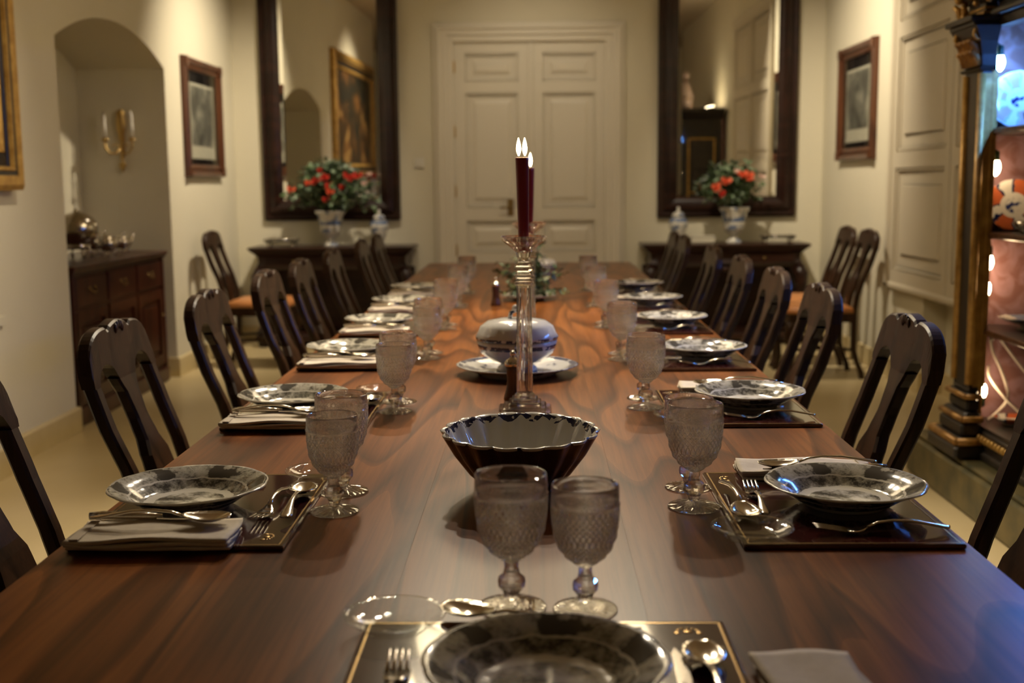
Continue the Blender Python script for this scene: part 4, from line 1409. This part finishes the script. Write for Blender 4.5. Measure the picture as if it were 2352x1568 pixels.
def pot(y, x, s, label, rz):
    o = thing('silver_pot', label, 'pot', (x, y, SZ), rz, 'small silver pots')
    m = MB(); m.lathe([(.02 * s, .024 * s), (.045 * s, .035 * s), (.055 * s, .06 * s), (.05 * s, .085 * s), (.035 * s, .1 * s), (.04 * s, .112 * s), (.037 * s, .112 * s), (.03 * s, .1 * s), (.002, .05 * s)], 18); m.obj('body', 'old_silver', o)
    m = MB(); m.tube([(.05 * s, 0, .06 * s), (.075 * s, 0, .075 * s), (.085 * s, 0, .11 * s), (.1 * s, 0, .125 * s)], [.014 * s, .01 * s, .008 * s, .006 * s], 8); m.obj('spout', 'old_silver', o)
    m = MB(); m.tube([(-.045 * s, 0, .1 * s), (-.08 * s, 0, .115 * s), (-.09 * s, 0, .08 * s), (-.05 * s, 0, .05 * s)], .005 * s, 8); m.obj('handle', 'old_silver', o)
    for k in range(3):
        a = k * 2 * pi / 3; m = MB(); m.tube([(.03 * s * cos(a), .03 * s * sin(a), .03 * s), (.045 * s * cos(a), .045 * s * sin(a), .012 * s), (.04 * s * cos(a), .04 * s * sin(a), 0)], [.006 * s, .004 * s, .006 * s], 6); m.obj('foot', 'old_silver', o)


pot(7.15, -2.62, 1.1, 'silver cream pot next to the round urn', .8)
pot(7.29, -2.76, 1.15, 'silver teapot in the middle of the small silver pots', 1.2)
pot(7.47, -2.64, .95, 'small silver pot farthest from the round urn', 1.0)

# ================================================================== DISPLAY CABINET
CX0, CX1, CY0, CY1 = 1.76, 2.29, 2.75, 4.80
cb = thing('display_cabinet', 'ornate black and gilt display cabinet with lit shelves by the right wall', 'cabinet', (CX0, (CY0 + CY1) / 2, 0))
ox, oy = CX0, (CY0 + CY1) / 2


def cbox(m, x0, x1, y0, y1, z0, z1, mi=0, bev=0): m.box(x0 - ox, x1 - ox, y0 - oy, y1 - oy, z0, z1, mi, None, bev)


m = MB(); cbox(m, 1.655, CX1, CY0 - .25, 5.16, 0, .17, bev=.01); cbox(m, 1.675, CX1, CY0 - .23, 5.14, .17, .19, bev=.006); m.obj('base_step', 'cabinet_marbled', cb)
m = MB(); cbox(m, CX0, CX1, CY0, CY1, .19, .30, bev=.006); cbox(m, CX0 - .015, CX0 + .05, CY0 + .2, CY1 - .2, .19, .225, bev=.008); pl = m.obj('plinth', 'cabinet_dark', cb)
for k in range(44):
    y = CY1 - .235 - k * .034
    if y < CY0 + .22: break
    b1 = MB(); b1.ball((CX0 - .012 - ox, y - oy, .275), .016, 8, sc=(.7, .8, 1)); b1.obj('gilt_bead', 'gilt', pl)
m = MB(); cbox(m, CX1 - .02, CX1, CY0, CY1, .30, 2.0); m.obj('back_panel', 'damask', cb)
for y0, y1 in ((CY1 - .015, CY1), (CY0, CY0 + .015)):
    m = MB(); cbox(m, CX0 + .02, CX1 - .02, y0, y1, .30, 2.0); sp = m.obj('side_panel', 'cabinet_dark', cb)
    iy = y0 - .004 if y1 == CY1 else y1
    m = MB(); cbox(m, CX0 + .06, CX1 - .02, iy, iy + .004, .30, 1.98); m.obj('damask_lining', 'damask', sp)
    if y1 == CY1:
        for z0, z1 in ((.42, 1.0), (1.08, 1.75)):
            k = MB()
            for q in ((CX0 + .1, CX0 + .12, z0, z1), (CX1 - .12, CX1 - .1, z0, z1), (CX0 + .1, CX1 - .1, z0, z0 + .02), (CX0 + .1, CX1 - .1, z1 - .02, z1)):
                cbox(k, q[0], q[1], CY1, CY1 + .012, q[2], q[3], bev=.004)
            k.obj('gilt_panel_moulding', 'gilt', sp)
for z in (1.48, 1.08, .70):
    m = MB(); cbox(m, CX0 + .012, CX1 - .02, CY0 + .015, CY1 - .015, z - .022, z); so = m.obj('shelf', 'cabinet_dark', cb)
    m = MB(); cbox(m, CX0 + .004, CX0 + .014, CY0 + .19, CY1 - .19, z - .02, z + .002, bev=.003); m.obj('shelf_edge', 'mill_wood', so)
m = MB(); cbox(m, CX0 + .01, CX1 - .02, CY0 + .015, CY1 - .015, .30, .315); m.obj('shelf', 'cabinet_dark', cb)
# architrave with stepped mouldings, frieze, cornice
m = MB(); cbox(m, CX0 + .0, CX0 + .05, CY0 + .2, CY1 - .2, 1.86, 2.02); cbox(m, CX0 - .03, CX0 + .02, CY0 + .2, CY1 - .2, 1.90, 1.925, bev=.006); cbox(m, CX0 - .05, CX0 + .02, CY0 + .2, CY1 - .2, 1.955, 1.975, bev=.006)
ar = m.obj('architrave', 'cabinet_dark', cb)
m = MB(); cbox(m, CX0 + .02, CX1, CY0 + .01, CY1 - .01, 1.99, 2.01); m.obj('top_board', 'cabinet_dark', cb)
m = MB()
for e, z0, z1 in ((.0, 1.955, 1.977), (.03, 1.977, 1.997), (.06, 1.997, 2.017), (.095, 2.017, 2.045), (.12, 2.045, 2.10)):
    cbox(m, CX0 - .05 - e, CX1, CY0 - .02 - e, CY1 + .0 + e, z0, z1, bev=.012)
co = m.obj('cornice', 'cabinet_dark', cb)
for k in range(16):
    y = CY1 - .02 - k * .13
    b1 = MB(); Mx = Matrix.Translation((CX0 - .085 - ox, y - oy, 1.985))
    b1.ball((0, 0, 0), .02, 8, M=Mx, sc=(1, .8, 1)); b1.ball((.02, 0, -.03), .014, 8, M=Mx); b1.ball((-.018, 0, .02), .016, 8, M=Mx)
    b1.obj('gilt_scroll', 'gilt', co)


def pilaster(yc):
    hw = .09
    x0 = 1.722
    XB = CX0 + .006
    m = MB(); cbox(m, x0, XB, yc - hw, yc + hw, .46, 1.70); sh = m.obj('pilaster_shaft', 'cabinet_dark', cb)
    for q in (-hw - .012, hw - .035):
        k = MB(); k.tube([(x0 - ox, yc + q + .02 - oy, .48), (x0 - ox, yc + q + .02 - oy, 1.69)], .017, 10); k.obj('gilt_reed', 'gilt', sh)
    k = MB(); cbox(k, CX0 - .004, CX0 + .012, yc - hw - .006, yc - hw + .004, .3, 1.86, bev=.003); cbox(k, x0 + .01, CX0 + .02, yc - hw - .004, yc - hw + .002, .47, 1.69); k.obj('gilt_fillet', 'gilt', sh)
    k = MB(); cbox(k, x0 + .004, XB, yc + hw, yc + hw + .006, .48, 1.69); k.obj('gilt_fillet', 'old_gilt', sh)
    m = MB()     # moulded foot
    for e, z0, z1 in ((.075, .19, .245), (.06, .245, .275), (.04, .275, .33), (.03, .33, .37), (.012, .37, .42), (.02, .42, .445), (.004, .445, .462)):
        cbox(m, x0 - e, XB, yc - hw - e, yc + hw + e, z0, z1, bev=.01)
    ft = m.obj('pilaster_foot', 'cabinet_dark', cb)
    for e, z, r in ((.062, .26, .016), (.034, .345, .012), (.018, .432, .011)):
        k = MB(); k.tube([(x0 - e - ox, yc - hw - e - oy, z), (x0 - e - ox, yc + hw + e - oy, z)], r, 8); k.tube([(x0 - e - ox, yc + hw + e - oy, z), (XB - ox, yc + hw + e - oy, z)], r, 8); k.tube([(x0 - e - ox, yc - hw - e - oy, z), (XB - ox, yc - hw - e - oy, z)], r, 8); k.obj('gilt_torus', 'old_gilt', ft)
    # capital: bell with acanthus leaves and corner volutes
    m = MB()
    rings = []
    for e, z in ((.012, 1.70), (.02, 1.71), (.006, 1.72), (.01, 1.76), (.022, 1.81), (.05, 1.865)):
        rings.append([(x0 - e - ox, yc - hw - e - oy, z), (XB - ox, yc - hw - e - oy, z), (XB - ox, yc + hw + e - oy, z), (x0 - e - ox, yc + hw + e - oy, z)])
    m.loft(rings, caps=True); cp = m.obj('capital', 'cabinet_dark', cb)
    for row, (z, n, e) in enumerate(((1.725, 4, .008), (1.765, 4, .016))):
        for j in range(n):
            y = yc - hw + (j + .5 + .0 * row) * 2 * hw / n
            k = MB(); k.tube([(x0 - e - ox, y - oy, z), (x0 - e - .012 - ox, y - oy, z + .03), (x0 - e - .03 - ox, y - oy, z + .05), (x0 - e - .04 - ox, y - oy, z + .042)], [.02, .019, .014, .008], 8); k.obj('acanthus_leaf', 'old_gilt', cp)
    for y in (yc - hw, yc + hw):
        k = MB()
        pts = [(x0 - .025 - ox + .03 * (1 - t / 14) * cos(t * .8) * .9, y - oy + (.012 if y > yc else -.012), 1.835 + .03 * (1 - t / 14) * sin(t * .8)) for t in range(14)]
        k.tube(pts, .009, 6); k.ball((x0 - .025 - ox, y - oy + (.012 if y > yc else -.012), 1.835), .012, 8); k.obj('volute', 'gilt', cp)
    m = MB()
    for e, z0, z1 in ((.055, 1.866, 1.882), (.07, 1.882, 1.905)):
        cbox(m, x0 - e, XB, yc - hw - e * .6, yc + hw + e, z0, z1, bev=.004)
    cbox(m, x0 + .0, XB, yc - hw, yc + hw, 1.905, 2.03); ab = m.obj('abacus', 'cabinet_dark', cb)
    for z, e in ((1.93, .006), (1.912, .01)):
        k = MB(); cbox(k, x0 - e, x0 + .0, yc - hw - e, yc + hw + e, z, z + .01, bev=.002); cbox(k, x0 - e, XB, yc - hw - e, yc - hw, z, z + .01, bev=.002); k.obj('gilt_fillet', 'gilt', ab)
    k = MB()
    for j in range(5):
        k.ball((x0 - .02 - ox, yc + hw - .01 - oy, 1.92 + j * .024), .016 - .001 * j, 8, sc=(1, .8, 1.2))
    k.tube([(x0 - .01 - ox, yc + hw + .01 - oy, 1.908), (x0 - .025 - ox, yc + hw + .025 - oy, 1.93), (x0 - .03 - ox, yc + hw + .03 - oy, 1.95), (x0 - .045 - ox, yc + hw + .04 - oy, 1.968)], [.012, .016, .014, .01], 8); k.obj('gilt_bracket', 'gilt', ab)


pilaster(4.71); pilaster(CY0 + .09)
# little lamps inside the cabinet
BUL = [(1.800, 4.66, 1.70, 'bulb_blue', 1, 'blue glowing candle bulb on the top shelf of the display cabinet'), (1.80, 4.655, 1.30, 'bulb_warm', 1, 'warm glowing bulb on the second shelf of the display cabinet'),
       (1.79, 4.655, .93, 'bulb_warm', 1, 'upper of two warm bulbs on the third shelf of the display cabinet'), (1.782, 4.65, .835, 'bulb_warm', -1, 'lower of two warm bulbs on the third shelf of the display cabinet'), (1.785, 4.65, .425, 'bulb_warm', -1, 'warm glowing bulb on the lowest shelf of the display cabinet')]
for x, y, z, mat, up, lab in BUL:
    o = thing('cabinet_bulb', lab, 'bulb', (x, y, z), 0, 'bulbs in the display cabinet')
    s = up
    if s > 0:
        m = MB(); m.lathe([(.003, 0), (.0125, .012), (.0165, .026), (.0165, .04), (.011, .058)], 12); m.obj('bulb', mat, o)
        m = MB(); m.lathe([(.011, .058), (.012, .06), (.012, .095), (.005, .098)], 12); m.tube([(0, 0, .095), (-.02, .0, .11), (-.035, .0, .10)], .004, 6); m.obj('socket', 'socket_green', o)
    else:
        m = MB(); m.lathe([(.011, 0), (.0165, -.02 + .036), (.0165, .034), (.0125, .046), (.003, .06)], 12); m.obj('bulb', mat, o)
        m = MB(); m.lathe([(.005, -.04), (.012, -.037), (.012, -.002), (.011, 0)], 12); m.tube([(0, 0, -.03), (-.02, .0, -.04), (-.03, 0, -.03)], .004, 6); m.obj('socket', 'socket_green', o)
for k, (y0, y1) in enumerate(((3.0, 4.52),)):
    m = MB(); m.box(0, .03, y0, y1, -.012, 0, bev=.003); o = m.obj('led_strip', 'plastic_white', None, (CX0 + .17, 0, 1.87)); tag(o, 'blue light strip under the top of the display cabinet', 'light strip')
    m = MB(); m.box(.002, .028, y0 + .01, y1 - .01, -.016, -.0122); m.obj('diffuser', 'led_blue', o)

for pts, lab in (([(1.83, 4.7, .32), (1.87, 4.69, .36), (1.9, 4.68, .42), (1.87, 4.68, .52), (1.83, 4.675, .6), (1.815, 4.67, .66)], 'white power cord hanging in the lowest shelf of the display cabinet, left loop'),
                 ([(1.98, 4.66, .326), (1.95, 4.66, .35), (1.88, 4.67, .42), (1.82, 4.67, .5), (1.812, 4.67, .55)], 'white power cord running from the lowest bulb to the cabinet floor'),
                 ([(2.1, 4.74, .42), (2.0, 4.745, .5), (1.92, 4.75, .6), (1.87, 4.75, .66), (1.85, 4.74, .64)], 'white power cord stretched along the cabinet lining'),
                 ([(1.80, 4.74, 1.09), (1.81, 4.745, 1.12), (1.815, 4.75, 1.2), (1.812, 4.73, 1.3), (1.80, 4.67, 1.37)], 'white power cord hanging on the second shelf of the display cabinet')):
    m = MB()
    P2 = [Vector(p) for p in pts]; sm = []
    for i in range(len(P2) - 1):
        p0, p1, p2, p3 = P2[max(i - 1, 0)], P2[i], P2[i + 1], P2[min(i + 2, len(P2) - 1)]
        for t in (0, .25, .5, .75):
            sm.append(.5 * ((2 * p1) + (p2 - p0) * t + (2 * p0 - 5 * p1 + 4 * p2 - p3) * t * t + (3 * p1 - p0 - 3 * p2 + p3) * t ** 3))
    sm.append(P2[-1])
    base = Vector(pts[0])
    m.tube([p - base for p in sm], .0055, 8); tag(m.obj('power_cord', 'cable_white', None, pts[0]), lab, 'cord', 'power cords in the cabinet')


def show_plate(x, y, z, r, yaw, mat, label):
    """plate leaning on its edge, face towards yaw"""
    s = r / .12
    m = MB(); m.lathe([(.06 * s, 0), (.065 * s, 0), (.085 * s, .008 * s), (.118 * s, .02 * s), (.12 * s, .022 * s), (.117 * s, .0225 * s), (.085 * s, .0125 * s), (.06 * s, .006 * s), (.002, .006 * s)], 40, mod=lambda rr, zz, a: rr * (1 + .012 * cos(16 * a) * min(1, rr / r)))
    o = m.obj('display_plate', mat, None, (x, y, z + r * .985), (0, 0, 0))
    o.rotation_euler = (math.radians(80), 0, yaw)
    tag(o, label, 'plate', 'display plates in the cabinet')
    st = thing('plate_stand', 'dark stand behind the ' + label, 'stand', (x, y, z))
    st.rotation_euler = (0, 0, yaw)
    k = MB(); k.box(-.05, .05, .035, .045, 0, .012); k.box(-.05, -.042, -.01, .045, 0, .01); k.box(.042, .05, -.01, .045, 0, .01); k.tube([(0, .045, .004), (0, .032, r)], .004, 6); k.obj('legs', 'black_metal', st)


show_plate(1.90, 4.715, 1.483, .112, -.35, 'imari_pale', 'pale patterned plate upright on the blue-lit top shelf')
show_plate(1.90, 4.715, 1.083, .102, -.35, 'imari_ware', 'orange and navy patterned plate upright on the second shelf')


def small_bowl(x, y, z, r, h, mat, label, name='small_bowl'):
    m = MB(); m.lathe([(r * .5, 0), (r * .55, .002), (r * .5, .006), (r * .85, h * .5), (r, h), (r * .96, h), (r * .8, h * .55), (.002, .012)], 28)
    return tag(m.obj(name, mat, None, (x, y, z)), label, 'bowl', 'bowls in the display cabinet')


small_bowl(1.895, 4.53, 1.48, .05, .055, 'mill_wood', 'small dark brown bowl before the pale plate on the top shelf')
small_bowl(1.895, 4.53, 1.081, .065, .045, 'old_silver', 'silver rimmed bowl before the orange plate on the second shelf')
m = MB(); m.lathe([(.04, 0), (.045, .003), (.025, .012), (.025, .02), (.06, .028), (.105, .045), (.108, .05), (.1, .048), (.05, .034), (.002, .032)], 36)
tag(m.obj('compote_dish', 'delft_ware', None, (1.93, 4.60, .70)), 'blue and white footed dish on the third shelf of the cabinet', 'dish')
show = [(1.9, 4.62, .315, .07, 'imari_ware', 'patterned shallow bowl at the bottom of the display cabinet'), (1.965, 4.46, .315, .06, 'white_porcelain', 'plain white shallow bowl at the bottom of the display cabinet')]
for x, y, z, r, mat, lab in show: small_bowl(x, y, z, r, .035, mat, lab)

# on top of the cabinet
o = thing('carved_figure', 'carved figure group standing on top of the display cabinet', 'figure', (1.95, 3.72, 2.10))
m = MB(); m.lathe([(.16, 0), (.16, .03), (.12, .05), (.1, .12)], 16); m.obj('base', 'statue_stone', o)
m = MB(); m.tube([(0, 0, .1), (.02, .02, .22), (0, .05, .34), (.01, .03, .42)], [.1, .09, .06, .03], 12); m.ball((.01, .03, .47), .045, 12); m.tube([(0, .0, .3), (-.05, -.1, .28), (-.03, -.16, .2)], [.035, .028, .02], 8); m.ball((.0, -.14, .14), .09, 10, sc=(.8, 1, 1.1)); m.ball((0, .14, .12), .08, 10); m.obj('figure', 'statue_stone', o)
o = thing('uplight', 'slim uplight bar lying on top of the display cabinet', 'light strip', (2.17, 4.3, 2.10))
m = MB(); m.box(-.03, .03, -.35, .35, 0, .03, bev=.004); m.obj('housing', 'black_metal', o)
m = MB(); m.box(-.022, .022, -.33, .33, .0302, .034); m.obj('lens', 'uplight_lens', o)
